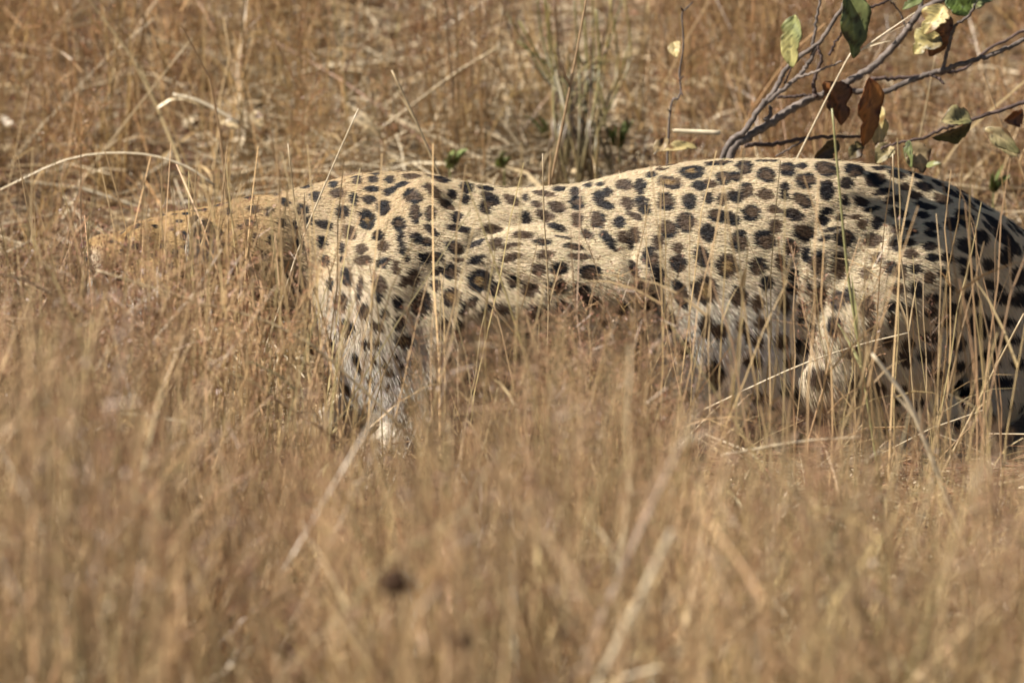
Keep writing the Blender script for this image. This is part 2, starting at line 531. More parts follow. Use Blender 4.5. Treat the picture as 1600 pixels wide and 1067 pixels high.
view(800, 220, 2.668, [
    (181, 203, 28, 15, 0, 'k'), (176, 277, 38, 23, 15, 'b'), (248, 213, 22, 20, 30, 'k'), (258, 258, 36, 28, 25, 'm'), (350, 240, 24, 34, 0, 'k'), (385, 215, 20, 18, 0, 'k'), (385, 272, 28, 20, 10, 'k'), (303, 190, 20, 11, 0, 'k'),
    (352, 186, 18, 9, 0, 'k'), (348, 330, 34, 34, 20, 'm'), (262, 330, 30, 26, 40, 'b'), (390, 420, 20, 55, -38, 'k'), (302, 392, 30, 18, 20, 'm'),
    (455, 185, 36, 22, 0, 'b'), (523, 192, 26, 30, 0, 'k'), (470, 262, 30, 26, 40, 'b'), (535, 272, 28, 42, -35, 'k'), (500, 315, 36, 14, 25, 'b'), (565, 145, 24, 12, -10, 'k'), (612, 124, 24, 9, 0, 'b'),
    (738, 130, 56, 27, 0, 'o'), (645, 175, 52, 25, 10, 'r'), (845, 95, 58, 17, -6, 'm'), (955, 108, 38, 28, 15, 'm'), (1045, 76, 45, 9, 0, 'k'),
    (1048, 140, 39, 33, 10, 'm'), (868, 155, 32, 26, 20, 'm'), (918, 150, 26, 20, 20, 'm'), (770, 190, 32, 20, 15, 'k'), (815, 180, 28, 17, 10, 'b'),
    (808, 238, 20, 24, -10, 'k'), (865, 245, 21, 27, -10, 'm'), (922, 232, 34, 24, 25, 'k'), (965, 205, 28, 32, 0, 'm'), (1045, 220, 31, 25, 0, 'b'),
    (1123, 207, 21, 38, -4, 'k'), (1212, 165, 43, 33, -10, 'm'), (1202, 248, 44, 28, 30, 'm'), (1135, 115, 36, 28, 10, 'm'), (1195, 105, 24, 15, 0, 'k'),
    (1295, 112, 48, 32, 10, 'm'), (1300, 205, 34, 42, 10, 'k'), (1378, 243, 19, 22, 0, 'k'), (1382, 175, 29, 28, 0, 'k'), (1412, 110, 40, 19, 10, 'k'),
    (1445, 252, 38, 18, 12, 'k'), (1488, 160, 30, 30, 0, 'k'), (630, 255, 37, 39, 0, 'm'), (728, 253, 31, 35, 0, 'k'), (712, 340, 38, 39, 0, 'm'),
    (845, 312, 40, 28, 10, 'm'), (905, 325, 36, 28, 20, 'k'), (985, 300, 37, 35, 0, 'm'), (1080, 285, 30, 17, 10, 'b'), (1162, 305, 44, 24, 15, 'k'), (1085, 355, 30, 28, 20, 'b'), (1205, 382, 50, 33, 15, 'm'),
    (1300, 290, 27, 16, 0, 'k'), (1283, 330, 29, 22, 35, 'k'), (1355, 320, 24, 13, -30, 'k'), (435, 340, 27, 25, 20, 'k'), (500, 390, 23, 34, -10, 'b'),
    (450, 400, 24, 24, 0, 'b'), (485, 430, 16, 24, 0, 'k'), (640, 368, 38, 36, 25, 'm'), (600, 420, 28, 28, 0, 'b'), (680, 445, 24, 21, 0, 'b'), (805, 383, 36, 38, -15, 'k'),
    (935, 415, 35, 44, 10, 'm'), (1040, 410, 46, 38, 30, 'm'), (1150, 447, 29, 35, -22, 'm'), (565, 490, 34, 52, -10, 'm'), (678, 505, 38, 36, 10, 'k'),
    (780, 480, 30, 44, -20, 'k'), (882, 520, 46, 47, 10, 'r'), (1012, 520, 35, 37, 0, 'm'), (1105, 505, 23, 31, -12, 'b'), (1162, 555, 27, 26, 0, 'k'),
    (1155, 608, 29, 24, 0, 'k'), (1045, 585, 28, 31, 10, 'k'), (790, 612, 54, 58, -15, 'r'), (690, 630, 28, 58, -22, 'm'), (932, 640, 39, 41, 0, 'm'),
    (1010, 665, 30, 34, -20, 'b'), (1120, 665, 26, 52, -15, 'b'), (1192, 682, 17, 27, 0, 'k'), (1193, 732, 15, 26, 0, 'k'), (795, 755, 30, 50, -5, 'm'),
    (945, 755, 20, 30, 0, 'k'), (1030, 745, 31, 24, 0, 'b'), (1012, 815, 24, 28, 0, 'b'), (968, 805, 13, 30, 0, 'm'), (855, 780, 33, 38, -10, 'b'),
    (1115, 820, 29, 36, 0, 'b'), (1200, 842, 31, 38, -20, 'm'), (835, 950, 38, 52, 0, 'm'), (990, 895, 44, 24, 0, 'b'), (1155, 905, 38, 27, 20, 'k'),
    (1215, 470, 19, 33, 10, 'k'), (1258, 505, 28, 48, 10, 'm'), (1217, 595, 9, 40, 0, 'k'), (1265, 645, 31, 60, 5, 'b'), (1352, 515, 35, 54, 5, 'b'), (600, 560, 26, 40, -10, 'k'), (640, 740, 34, 46, -10, 'm'), (700, 850, 34, 44, 0, 'b'), (560, 660, 30, 50, 0, 'k'), (492, 528, 22, 40, -10, 'k'), (515, 600, 20, 36, 0, 'k')])  # last two: black spots that also paint in the shade behind the elbow
view(1200, 220, 2.32, [
    (380, 138, 37, 24, 10, 'm'), (300, 108, 36, 20, 0, 'm'), (455, 118, 34, 17, 15, 'k'), (385, 90, 30, 11, 0, 'k'), (520, 122, 30, 13, 20, 'k'),
    (405, 182, 36, 13, -12, 'k'), (485, 165, 22, 13, 5, 'b'), (555, 163, 36, 15, 10, 'k'), (525, 195, 26, 13, 5, 'b'), (445, 210, 38, 16, -12, 'k'),
    (560, 237, 42, 14, 20, 'k'), (365, 247, 34, 10, -8, 'k'), (463, 262, 36, 20, 5, 'm'), (547, 270, 28, 15, 10, 'k'), (305, 275, 25, 11, 0, 'b'),
    (385, 295, 25, 23, 0, 'k'), (330, 300, 20, 17, 0, 'b'), (498, 303, 20, 13, 0, 'k'), (510, 332, 22, 14, 0, 'k'), (455, 322, 22, 17, 0, 'b'),
    (585, 308, 28, 15, 20, 'k'), (580, 336, 24, 13, 10, 'k'), (620, 212, 34, 18, 25, 'b'), (655, 300, 25, 25, 0, 'k'), (370, 360, 38, 25, -5, 'b'),
    (265, 350, 40, 28, 0, 'm'), (500, 368, 24, 15, 0, 'k'), (575, 380, 28, 18, 0, 'k'), (455, 382, 24, 22, 0, 'k'), (505, 408, 26, 19, 0, 'b'),
    (585, 420, 26, 16, 0, 'k'), (385, 425, 28, 21, 0, 'b'), (220, 320, 32, 8, -15, 'k'), (195, 352, 24, 12, -22, 'k'),
    (432, 460, 21, 27, 0, 'k'), (470, 470, 23, 25, 0, 'm'), (525, 462, 24, 18, 0, 'k'), (570, 490, 24, 23, 0, 'b'), (625, 475, 22, 14, 0, 'k'),
    (460, 530, 30, 21, 0, 'b'), (525, 530, 25, 28, 0, 'k'), (645, 530, 24, 16, 0, 'k'), (585, 563, 26, 20, 0, 'm'), (445, 590, 34, 19, 0, 'k'),
    (580, 610, 25, 20, 0, 'k'), (505, 610, 24, 21, 0, 'b'), (660, 600, 24, 25, 0, 'k'), (630, 645, 33, 20, 0, 'm'), (435, 640, 20, 26, 0, 'b'),
    (285, 555, 23, 27, 0, 'k'), (243, 575, 27, 36, 0, 'm'), (345, 590, 29, 38, 0, 'b'), (740, 560, 38, 25, 25, 'k'), (760, 655, 44, 43, 20, 'k'),
    (840, 640, 44, 20, 10, 'm'), (860, 710, 48, 20, -10, 'k'), (580, 700, 34, 22, 0, 'm'), (680, 720, 37, 32, 0, 'm'), (500, 725, 27, 23, 0, 'b'),
    (425, 715, 25, 20, 0, 'b'), (490, 775, 24, 29, 0, 'm'), (570, 765, 39, 25, 0, 'm'), (235, 662, 29, 40, 0, 'm'), (155, 680, 11, 48, 0, 'k'),
    (365, 660, 22, 25, 0, 'b'), (345, 480, 20, 23, 0, 'b'), (700, 277, 42, 30, 30, 'o'), (720, 380, 48, 27, 25, 'k'), (655, 185, 40, 16, 30, 'k'),
    (705, 208, 45, 15, 40, 'k'), (765, 232, 45, 16, 40, 'k'), (840, 338, 44, 22, 35, 'k'), (800, 287, 48, 15, 40, 'k'), (762, 345, 32, 26, 30, 'k'),
    (640, 420, 30, 16, 10, 'k'), (720, 470, 34, 20, 20, 'k'), (790, 440, 30, 22, 20, 'k'), (850, 412, 24, 32, 0, 'k'), (900, 480, 28, 36, 0, 'k'),
    (882, 380, 34, 22, 30, 'k'), (800, 512, 38, 18, 25, 'k'), (880, 302, 44, 13, 40, 'k'), (700, 430, 28, 15, 10, 'k'), (602, 150, 30, 11, 25, 'k'),
    (840, 560, 38, 20, 10, 'k'), (900, 560, 28, 28, 0, 'k'), (780, 760, 38, 24, 0, 'k'), (900, 790, 28, 22, 0, 'k'), (690, 800, 38, 23, 0, 'k'), (600, 830, 28, 18, 0, 'k'), (850, 860, 38, 23, 0, 'k')])
view(280, 250, 3.557, [
    (85, 335, 32, 28, 0, 'k'), (190, 360, 42, 22, 5, 'k'), (100, 268, 45, 12, -12, 'k'), (20, 420, 22, 26, 0, 'k'), (370, 215, 25, 24, 0, 'm'),
    (395, 275, 36, 20, 10, 'b'), (480, 285, 22, 26, 0, 'm'), (570, 235, 34, 20, 20, 'k'), (520, 200, 25, 17, 0, 'k'), (650, 280, 25, 27, 0, 'b'),
    (555, 345, 24, 26, 0, 'k'), (625, 360, 22, 28, 0, 'k'), (380, 350, 32, 18, 0, 'm'), (325, 370, 22, 16, 0, 'b'), (495, 440, 22, 30, 0, 'm'),
    (645, 460, 25, 30, 0, 'k'), (545, 560, 18, 28, 0, 'k'), (600, 645, 22, 40, 0, 'k'), (645, 715, 26, 36, 0, 'k'), (235, 470, 18, 18, 0, 'b'), (205, 525, 24, 24, 0, 'm'),
    (290, 590, 30, 42, 0, 'b'), (410, 420, 18, 22, 0, 'b'), (690, 510, 15, 28, 0, 'k'), (250, 290, 25, 17, 0, 'm'), (445, 520, 20, 26, 0, 'm'), (370, 520, 18, 22, 0, 'b')])
view(60, 290, 3.557, [
    (735, 240, 16, 11, 0, 'b'), (680, 335, 18, 12, 0, 'k'), (635, 385, 18, 24, 0, 'k'), (660, 465, 18, 20, 0, 'k'), (640, 545, 36, 17, 0, 'm'),
    (560, 490, 36, 18, 0, 'm'), (525, 430, 15, 13, 0, 'b'), (590, 720, 28, 28, 0, 'k'), (370, 430, 12, 24, 0, 'k'), (390, 510, 28, 18, 0, 'k'),
    (710, 630, 18, 20, 0, 'm'), (560, 600, 17, 15, 0, 'k'), (470, 470, 12, 12, 0, 'k'), (450, 420, 8, 8, 0, 'k'), (430, 450, 7, 7, 0, 'k'), (760, 560, 20, 22, 0, 'k'), (690, 560, 14, 16, 0, 'k')])

bvh = BVHTree.FromPolygons([Vector(v) for v in BV], [tuple(p.vertices) for p in body_me.polygons])
DEC = []
for (px, py, rx, ry, an, ty) in SP:
    d = CF + CR * ((px - 800) / 1600 * 1.5 / DIST) + CU * ((533.5 - py) / 1600 * 1.5 / DIST)
    d /= np.linalg.norm(d)
    for dy in (0, 4, 9, 15):     # a spot right at the outline: find the hide just below
        d2 = d - CU * (dy / 1067 / DIST)
        hit, n, _, _ = bvh.ray_cast(Vector(CAM), Vector(d2))
        if hit is not None: break
    if hit is None: continue
    c = np.array(hit)
    nb = np.linalg.norm(BV - c, axis=1) < .028
    n = BN[nb].sum(0); n /= np.linalg.norm(n)
    vn = d @ n
    vn = -max(0.45, abs(vn))
    an = R(an)
    A = (math.cos(an) * CR - math.sin(an) * CU) * rx / 1067 * 1.05
    B = (math.sin(an) * CR + math.cos(an) * CU) * ry / 1067 * 1.05
    T1 = A - d * (A @ n) / vn; T2 = B - d * (B @ n) / vn
    T1 = T1 - n * (T1 @ n); T2 = T2 - n * (T2 @ n)
    DEC.append((c, np.linalg.inv(np.stack([T1, T2, n], 1)), max(np.linalg.norm(T1), np.linalg.norm(T2)), ty))
# the rest of the hide (far side, legs, tail, hidden parts): scattered spots
cent = np.array([d[0] for d in DEC]); crad = np.array([d[2] for d in DEC])
order = rng.permutation(nv)[:9000]
extra = []
for i in order:
    p = BV[i]
    X, Y = pxof(p[None]); X, Y = X[0], Y[0]
    if np.min(np.linalg.norm(cent - p, axis=1) - crad) < (.010 if X < 300 else .013 if X < 500 or 1490 < X < 1750 else .022): continue
    small = p[2] < 0.10 or X < 340 or X > 1640
    if 470 < X < 1490 and 240 < Y < (455 if 630 < X < 1020 else 530 if X < 630 or 1250 < X < 1480 else 600) and BN[i, 1] < .2:
        dd = p - CAM; L = np.linalg.norm(dd)
        h_ = bvh.ray_cast(Vector(CAM), Vector(dd / L))
        if h_[3] is not None and h_[3] > L - .012: continue
    if X < 165: continue
    r = (0.0055 if X < 300 else 0.0085 if X < 470 else 0.008 if small else 0.014) * rng.uniform(0.8, 1.25)
    n = BN[i]
    t1 = np.cross(n, [0.2, 0.3, 1.0]); t1 /= np.linalg.norm(t1); t2 = np.cross(n, t1)
    f = rng.uniform(0.75, 1.3)
    ty = 'k' if small else rng.choice(['k', 'm', 'm', 'b', 'r'])
    DEC.append((p, np.linalg.inv(np.stack([t1 * r * f, t2 * r / f, n], 1)), r * 1.3, ty))
    cent = np.vstack([cent, p]); crad = np.append(crad, r)


def nz3(p, s, ph=0.0):
    q = p * s
    return (np.sin(q[:, 0] * 1.0 + 1.7 * np.sin(q[:, 1] * 0.8 + ph) + ph) + np.sin(q[:, 1] * 1.3 + 1.5 * np.sin(q[:, 2] * 0.9 - ph) + 2 * ph)
            + np.sin(q[:, 2] * 1.1 + 1.6 * np.sin(q[:, 0] * 1.2 + 2.2 + ph))) / 3


def sstep(a, b, x):
    t = np.clip((x - a) / (b - a), 0, 1)
    return t * t * (3 - 2 * t)


EAR0, EAR1 = P(314, 382, -.172), P(300, 372, .038)


def coat(p, n):
    """pigment of the coat at skin points p"""
    X, Y = pxof(p)
    z = p[:, 2]
    gold = np.array([0.45, 0.285, 0.118]); tan = np.array([0.68, 0.555, 0.365]); white = np.array([0.86, 0.81, 0.73])
    front = sstep(620, 330, X)                       # neck and head are richer gold
    back = sstep(0.30, 0.43, z)
    g = np.clip(np.maximum(front * 0.95, 0.55 * back * sstep(800, 500, X) + 0.18 * back), 0, 1)
    c = tan * (1 - g)[:, None] + gold * g[:, None]
    belly = sstep(0.26 + .05 * sstep(1000, 1100, X), 0.12 + .04 * sstep(1000, 1100, X), z) * (0.25 + 0.75 * sstep(330, 520, X)) * (1 - 0.85 * sstep(1222, 1258, X)) * (1 - 0.8 * sstep(640, 700, X) * sstep(1060, 1000, X)) * (1 - 0.6 * sstep(0.10, 0.05, z))
    belly = np.maximum(belly, sstep(-0.3, -0.9, n[:, 2]) * sstep(330, 500, X))
    chest = np.exp(-((X - 520) / 60) ** 2) * sstep(400, 520, Y) * 0.6
    muzz = np.maximum(0.3 * sstep(172, 145, X) * sstep(380, 400, Y), sstep(440, 470, Y) * sstep(260, 215, X)) * sstep(330, 250, X)
    w = np.clip(np.maximum(np.maximum(belly, chest), muzz), 0, 1)
    c = c * (1 - w)[:, None] + white * w[:, None]
    c = c * (1 + 0.10 * nz3(p, 45)[:, None])
    for ce in (EAR0, EAR1):
        de = np.linalg.norm((p - ce) / np.array([.030, .028, .042]), axis=1)
        ew = sstep(1.0, 0.8, de)[:, None]
        pale = (sstep(0.015, -0.01, z - ce[2]) * (nz3(p, 500, 1.0) > -.2))[:, None]
        ec = np.array([.40, .34, .25]) * (1 - pale) + np.array([.80, .74, .62]) * pale
        c = c * (1 - ew) + ec * ew
    e1 = nz3(p, 260, 0.4); e2 = nz3(p, 190, 2.1); e3 = nz3(p, 420, 4.0)
    od = np.argsort(p[:, 0]); xs = p[od, 0]
    cov = np.zeros(len(p)); blk = np.zeros(len(p)); cen = np.zeros(len(p))
    for (cc, inv, rad, ty) in DEC:
        rr = rad * 1.35 + 0.004
        m = od[np.searchsorted(xs, cc[0] - rr):np.searchsorted(xs, cc[0] + rr)]
        d = p[m] - cc
        kp = np.abs(d).max(1) < rr
        m = m[kp]; d = d[kp]
        if len(m) == 0: continue
        q = d @ inv.T
        dist = np.hypot(q[:, 0], q[:, 1]) + 0.13 * e1[m] + 0.05 * e3[m]
        dist = np.where(np.abs(q[:, 2]) > 0.04, 9, dist)
        s = sstep(1.1, 0.88, dist)
        if ty == 'k': b = 0.9 + 0.3 * e2[m]
        elif ty == 'b': b = 0.22 + 0.5 * e2[m] * sstep(0.2, 0.8, dist)
        elif ty == 'm': b = 0.18 + 0.9 * sstep(0.42, 0.9, dist + 0.6 * e2[m])
        elif ty == 'r': b = 0.05 + 0.75 * sstep(0.5, 0.9, dist + 0.5 * e2[m])
        else: b = np.ones(len(m))
        k = np.zeros(len(m))
        if ty == 'r': k = 0.7 * sstep(0.55, 0.2, dist)
        if ty == 'o': k = 0.8 * sstep(0.40, 0.22, dist)
        up = s > cov[m]
        cov[m] = np.where(up, s, cov[m]); blk[m] = np.where(up, np.clip(b, 0, 1), blk[m]); cen[m] = np.where(up, k, cen[m])
    for line, wd in (([(133, 398), (146, 424), (170, 437), (205, 436)], .0032), ([(196, 384), (206, 381), (216, 386), (207, 394), (196, 392)], .004), ([(199, 392), (188, 404), (182, 416)], .003)):
        q = smooth_path(np.array(line, float), 24)
        mm = np.nonzero((X < 240) & (p[:, 1] < .1))[0]
        dl = np.full(len(mm), 9.0)
        for (a_, b_) in q: dl = np.minimum(dl, np.hypot(X[mm] - a_, Y[mm] - b_) / 1067)
        v = sstep(wd * 1.3, wd * .7, dl)
        blk[mm] = np.where(v > cov[mm], 1, blk[mm]); cov[mm] = np.maximum(cov[mm], v)
    black = np.array([0.013, 0.011, 0.012]); brown = np.array([0.13, 0.080, 0.045])
    sp = brown * (1 - blk)[:, None] + black * blk[:, None]
    inner = np.array([0.42, 0.27, 0.11])
    sp = sp * (1 - cen)[:, None] + inner * cen[:, None]
    for ce in (EAR0, EAR1):
        cov = cov * sstep(0.8, 1.0, np.linalg.norm((p - ce) / np.array([.027, .028, .038]), axis=1))
    return c * (1 - cov)[:, None] + sp * cov[:, None]


bc = coat(BV, BN)
# ear backs dark grey with pale hair inside; mouth line
a = body_me.color_attributes.new('tint', 'FLOAT_COLOR', 'POINT')
rgba = np.ones((nv, 4), np.float32); rgba[:, :3] = bc * 0.8
a.data.foreach_set('color', rgba.ravel())
body_me.materials.clear(); body_me.materials.append(M_SKIN)
body_me.polygons.foreach_set('use_smooth', np.ones(len(body_me.polygons), bool))
body_me.name = 'body'
body_me.vertices.foreach_set('co', (BV - np.array(leo.location)).astype(np.float32).ravel())
body_me.update()
body = bpy.data.objects.new('body', body_me); COL.objects.link(body); body.parent = leo

# fur: short hair following the body
body_me.calc_loop_triangles()
nt_ = len(body_me.loop_triangles)
T = np.empty(nt_ * 3, np.int32); body_me.loop_triangles.foreach_get('vertices', T); T = T.reshape(-1, 3)
A_, B_, C_ = BV[T[:, 0]], BV[T[:, 1]], BV[T[:, 2]]
cr_ = np.cross(B_ - A_, C_ - A_)
area = np.linalg.norm(cr_, axis=1) / 2
ny = cr_[:, 1] / (2 * area + 1e-12)
tx, _t = pxof((A_ + B_ + C_) / 3)
wgt = area * np.where(ny < 0.3, 1.0, 0.22) * np.where(tx > 1750, 0.4, 1.0)
NH = 520000
ti = rng.choice(nt_, NH, p=wgt / wgt.sum())
u = rng.random((NH, 2)); fl = u.sum(1) > 1; u[fl] = 1 - u[fl]
w0 = 1 - u.sum(1)
hp = A_[ti] * w0[:, None] + B_[ti] * u[:, :1] + C_[ti] * u[:, 1:]
hn = BN[T[ti, 0]] * w0[:, None] + BN[T[ti, 1]] * u[:, :1] + BN[T[ti, 2]] * u[:, 1:]
hn /= np.linalg.norm(hn, axis=1)[:, None] + 1e-9
hc_ = coat(hp, hn)
X, Y = pxof(hp)
# flow: tailwards along the trunk, downwards on flanks and legs
down = sstep(0.34, 0.12, hp[:, 2])
flow = np.stack([1.0 - 0.55 * down, 0.0 * down, -0.28 - 0.95 * down], 1)
flow[X < 620] += np.array([0.15, 0, -0.25])
flow += np.stack([0.10 * nz3(hp, 18, 1.0), 0.10 * nz3(hp, 18, 3.0), 0.10 * nz3(hp, 18, 5.0)], 1) + rng.normal(0, 0.07, (NH, 3))
tang = flow - hn * (flow * hn).sum(1)[:, None]
tang /= np.linalg.norm(tang, axis=1)[:, None] + 1e-9
ln = 0.0080 + 0.0045 * sstep(0.36, 0.2, hp[:, 2]) + 0.014 * sstep(0.20, 0.09, hp[:, 2]) * sstep(1000, 1100, X) * sstep(1420, 1300, X)
ln = ln * np.where(X < 330, 0.6, 1.0) * np.where(X < 180, 0.55, 1.0) * rng.uniform(0.65, 1.3, NH)
lift = rng.uniform(0.22, 0.46, NH)
guard = rng.random(NH) < .07
lift[guard] *= 1.5; ln[guard] *= 1.3
K = 4
pts = np.empty((NH, K, 3))
for k in range(K):
    s = k / (K - 1)
    pts[:, k] = hp + (hn * (lift * s * (1 - 0.45 * s) - 0.04)[:, None] + tang * (0.95 * s * (0.55 + 0.45 * s))) * ln[:, None]
hc_ = np.clip(hc_ * rng.normal(1.0, 0.07, NH)[:, None] * (1 + rng.normal(0, 0.03, (NH, 3))), 0.006, 0.9)
cv = bpy.data.hair_curves.new('fur')
cv.add_curves([K] * NH)
cv.attributes['position'].data.foreach_set('vector', (pts - np.array(leo.location)).astype(np.float32).ravel())
rad = np.tile(np.array([0.00036, 0.00034, 0.00026, 0.00008], np.float32), NH)
ra = cv.attributes.get('radius') or cv.attributes.new('radius', 'FLOAT', 'POINT')
ra.data.foreach_set('value', rad)
ca = cv.attributes.new('tint', 'FLOAT_COLOR', 'CURVE')
rgba = np.ones((NH, 4), np.float32); rgba[:, :3] = hc_
ca.data.foreach_set('color', rgba.ravel())
cv.materials.append(M_FUR)
fur = bpy.data.objects.new('fur', cv); COL.objects.link(fur); fur.parent = leo
fur['kind'] = 'stuff'


def ellipsoid(c, r, seg=16, rings=10):
    V = []; F = []
    for i in range(rings + 1):
        th = math.pi * i / rings
        for j in range(seg):
            ph = 2 * math.pi * j / seg
            V.append((c[0] + r[0] * math.sin(th) * math.cos(ph), c[1] + r[1] * math.sin(th) * math.sin(ph), c[2] + r[2] * math.cos(th)))
    for i in range(rings):
        for j in range(seg):
            a = i * seg + j; b = i * seg + (j + 1) % seg
            F.append((a, a + seg, b + seg, b))
    return np.array(V), np.array(F)


eye_m = flat_mat('eye_material', (0.16, 0.10, 0.02), 0.08)
nose_m = flat_mat('nose_material', (0.10, 0.035, 0.03), 0.4)
pup_m = flat_mat('pupil_material', (0.005, 0.005, 0.005), 0.05)
def touch(o, d):
    h = bvh.ray_cast(Vector(o), Vector(d))[0]
    return np.array(h) if h is not None else np.array(o)


ref = P(208, 388, -.10)
for sg in (-1, 1):
    h = touch((ref[0], -.08 + sg * .5, ref[2]), (0, -sg, 0))
    c = h - np.array([0, sg * .0065, 0])
    e = mesh_obj('eye', *ellipsoid(c, (.012, .010, .010)), eye_m, parent=leo, smooth=True)
    V, F = ellipsoid(c + np.array([-.004, sg * .0062, 0]), (.005, .004, .0055), 10, 6)
    pu = mesh_obj('pupil', V - np.array(leo.location), F, pup_m, smooth=True); pu.parent = e
ref = P(120, 388, -.08)
h = touch((ref[0] - .3, -.08, ref[2]), (1, 0, 0))
mesh_obj('nose', *ellipsoid(h + np.array([.003, 0, 0]), (.008, .016, .010)), nose_m, parent=leo, smooth=True)
G = Geo()
for s in (-1, 1):
    for k in range(9):
        b = P(158 + rng.uniform(-8, 12), 412 + rng.uniform(-8, 8), -.08)
        b = touch((b[0], -.08 + s * .4, b[2]), (0, -s, 0))
        e = b + np.array([rng.uniform(-.02, .05), s * rng.uniform(.07, .12), rng.uniform(-.05, .015)])
        mid = (b + e) / 2 + np.array([0, 0, .008])
        V, F = tube(smooth_path([b, mid, e], 6), np.linspace(.0006, .0002, 6), 3)
        G.add(V, F, (0.8, 0.78, 0.72))
V, F, C = G.arrays()
mesh_obj('whisker', V, F, M_FUR, C, parent=leo)['kind'] = 'stuff'

# ------------------------------------------------------------------ grass variants
STRAW = np.array([0.52, 0.39, 0.22]); PALE = np.array([0.70, 0.575, 0.385]); RED = np.array([0.28, 0.142, 0.088]); TAN = np.array([0.36, 0.235, 0.128]); DRYG = np.array([0.33, 0.31, 0.13])


def bent_path(h, lean, seg, wob=0.01):
    """upright stem of height h that leans and droops"""
    s = np.linspace(0, 1, seg)
    az = rng.uniform(0, 2 * math.pi)
    off = lean * h * s ** 2
    p = np.stack([off * math.cos(az) + rng.normal(0, wob, seg) * s, off * math.sin(az) + rng.normal(0, wob, seg) * s, h * s * (1 - 0.15 * lean * s)], 1)
    return p


def blade(base, d0, length, width, droop, seg, g, col):
    """flat folded grass blade"""
    s = np.linspace(0, 1, seg)
    d0 = np.asarray(d0, float) / np.linalg.norm(d0)
    side = np.cross(d0, [rng.normal(), rng.normal(), 0.4]); side /= np.linalg.norm(side) + 1e-9
    p = base + d0 * (length * s)[:, None] + np.array([0, 0, -1.0]) * (droop * length * s ** 2)[:, None]
    w = width * (1 - s ** 2.2) * 0.5 + 0.0002
    nrm = np.cross(d0, side)
    V = np.stack([p - side * w[:, None], p + nrm * (w * 0.35)[:, None], p + side * w[:, None]], 1).reshape(-1, 3)
    F = []
    for i in range(seg - 1):
        a = i * 3
        F += [(a, a + 1, a + 4), (a, a + 4, a + 3), (a + 1, a + 2, a + 5), (a + 1, a + 5, a + 4)]
    g.add(V, F, col)


def v_panicle(h, n=26, red=0.8):
    g = Geo()
    path = bent_path(h, rng.uniform(0.05, 0.35), 8, 0.006)
    V, F = tube(path, np.linspace(0.0012, 0.0005, 8), 3, False)
    s = np.linspace(0, 1, 8)
    c = STRAW[None] * (1 - 0.5 * s[:, None]) + (TAN * 0.9)[None] * (0.5 * s[:, None])
    g.add(V, F, np.repeat(c, 3, axis=0))
    for k in range(n):
        t = rng.uniform(0.60, 1.0)
        i = min(int(t * 7), 6); f = t * 7 - i
        b = path[i] * (1 - f) + path[i + 1] * f
        L = rng.uniform(0.015, 0.06) * (1.35 - t) * 1.9
        d = np.array([rng.normal(), rng.normal(), rng.uniform(0.3, 1.6)]); d /= np.linalg.norm(d)
        e = b + d * L
        sd = np.cross(d, [rng.normal(), rng.normal(), rng.normal()]); sd /= np.linalg.norm(sd) + 1e-9
        w = 0.0005
        col = RED * red * rng.uniform(0.8, 1.4) + TAN * (1 - red)
        g.add([b - sd * w, b + sd * w, e + sd * w * .6, e - sd * w * .6], [(0, 1, 2), (0, 2, 3)], TAN * rng.uniform(0.8, 1.2))
        for q in range(2):
            o = b + d * L * rng.uniform(0.55, 1.0) + rng.normal(0, 0.002, 3)
            dd = d + rng.normal(0, 0.5, 3); dd /= np.linalg.norm(dd)
            s2 = np.cross(dd, [rng.normal(), rng.normal(), rng.normal()]); s2 /= np.linalg.norm(s2) + 1e-9
            l2, w2 = rng.uniform(0.004, 0.009), rng.uniform(0.0008, 0.0015)
            g.add([o, o + dd * l2 * .45 + s2 * w2, o + dd * l2, o + dd * l2 * .45 - s2 * w2], [(0, 1, 2), (0, 2, 3)], col)
    if rng.random() < 0.7:
        i = rng.integers(1, 4)
        blade(path[i], [rng.normal(), rng.normal(), 1.5], rng.uniform(.08, .2), 0.003, rng.uniform(.1, .5), 4, g, STRAW * rng.uniform(.8, 1.1))
    return g.arrays()


def v_stem(h, lean=0.2):
    g = Geo()
    path = bent_path(h, rng.uniform(0, lean), 7, 0.005)
    V, F = tube(path, np.linspace(rng.uniform(.0012, .0020), 0.0007, 7), 3, False)
    g.add(V, F, STRAW * rng.uniform(.85, 1.2))
    for k in range(rng.integers(0, 3)):
        i = rng.integers(1, 5)
        blade(path[i], [rng.normal(), rng.normal(), 1.8], rng.uniform(.08, .22), rng.uniform(.002, .004), rng.uniform(.1, .6), 4, g, STRAW * rng.uniform(.8, 1.2))
    return g.arrays()


def v_blades(h, n=9):
    g = Geo()
    for k in range(n):
        b = np.array([rng.normal(0, .012), rng.normal(0, .012), 0])
        L = h * rng.uniform(.5, 1.15)
        blade(b, [rng.normal(0, .35), rng.normal(0, .35), 1], L, rng.uniform(.002, .0045), rng.uniform(.0, .5), 5, g, (STRAW if rng.random() < .6 else TAN) * rng.uniform(.7, 1.25))
    return g.arrays()


VP = [v_panicle(0.5, 30, rng.uniform(.5, 1.0)) for _ in range(16)]
VS = [v_stem(0.5) for _ in range(14)]
VB = [v_blades(0.28) for _ in range(12)]


def v_thick(h):
    """stout pale culm, half collapsed"""
    g = Geo()
    path = bent_path(h, rng.uniform(0, .5), 7, 0.006)
    V, F = tube(path, np.linspace(rng.uniform(.0020, .0032), .0013, 7), 4, False)
    g.add(V, F, PALE * rng.uniform(.75, 1.05))
    for k in range(2):
        blade(path[rng.integers(1, 5)], [rng.normal(), rng.normal(), 1.2], rng.uniform(.1, .25), rng.uniform(.004, .007), rng.uniform(.2, .9), 5, g, PALE * rng.uniform(.7, 1))
    return g.arrays()


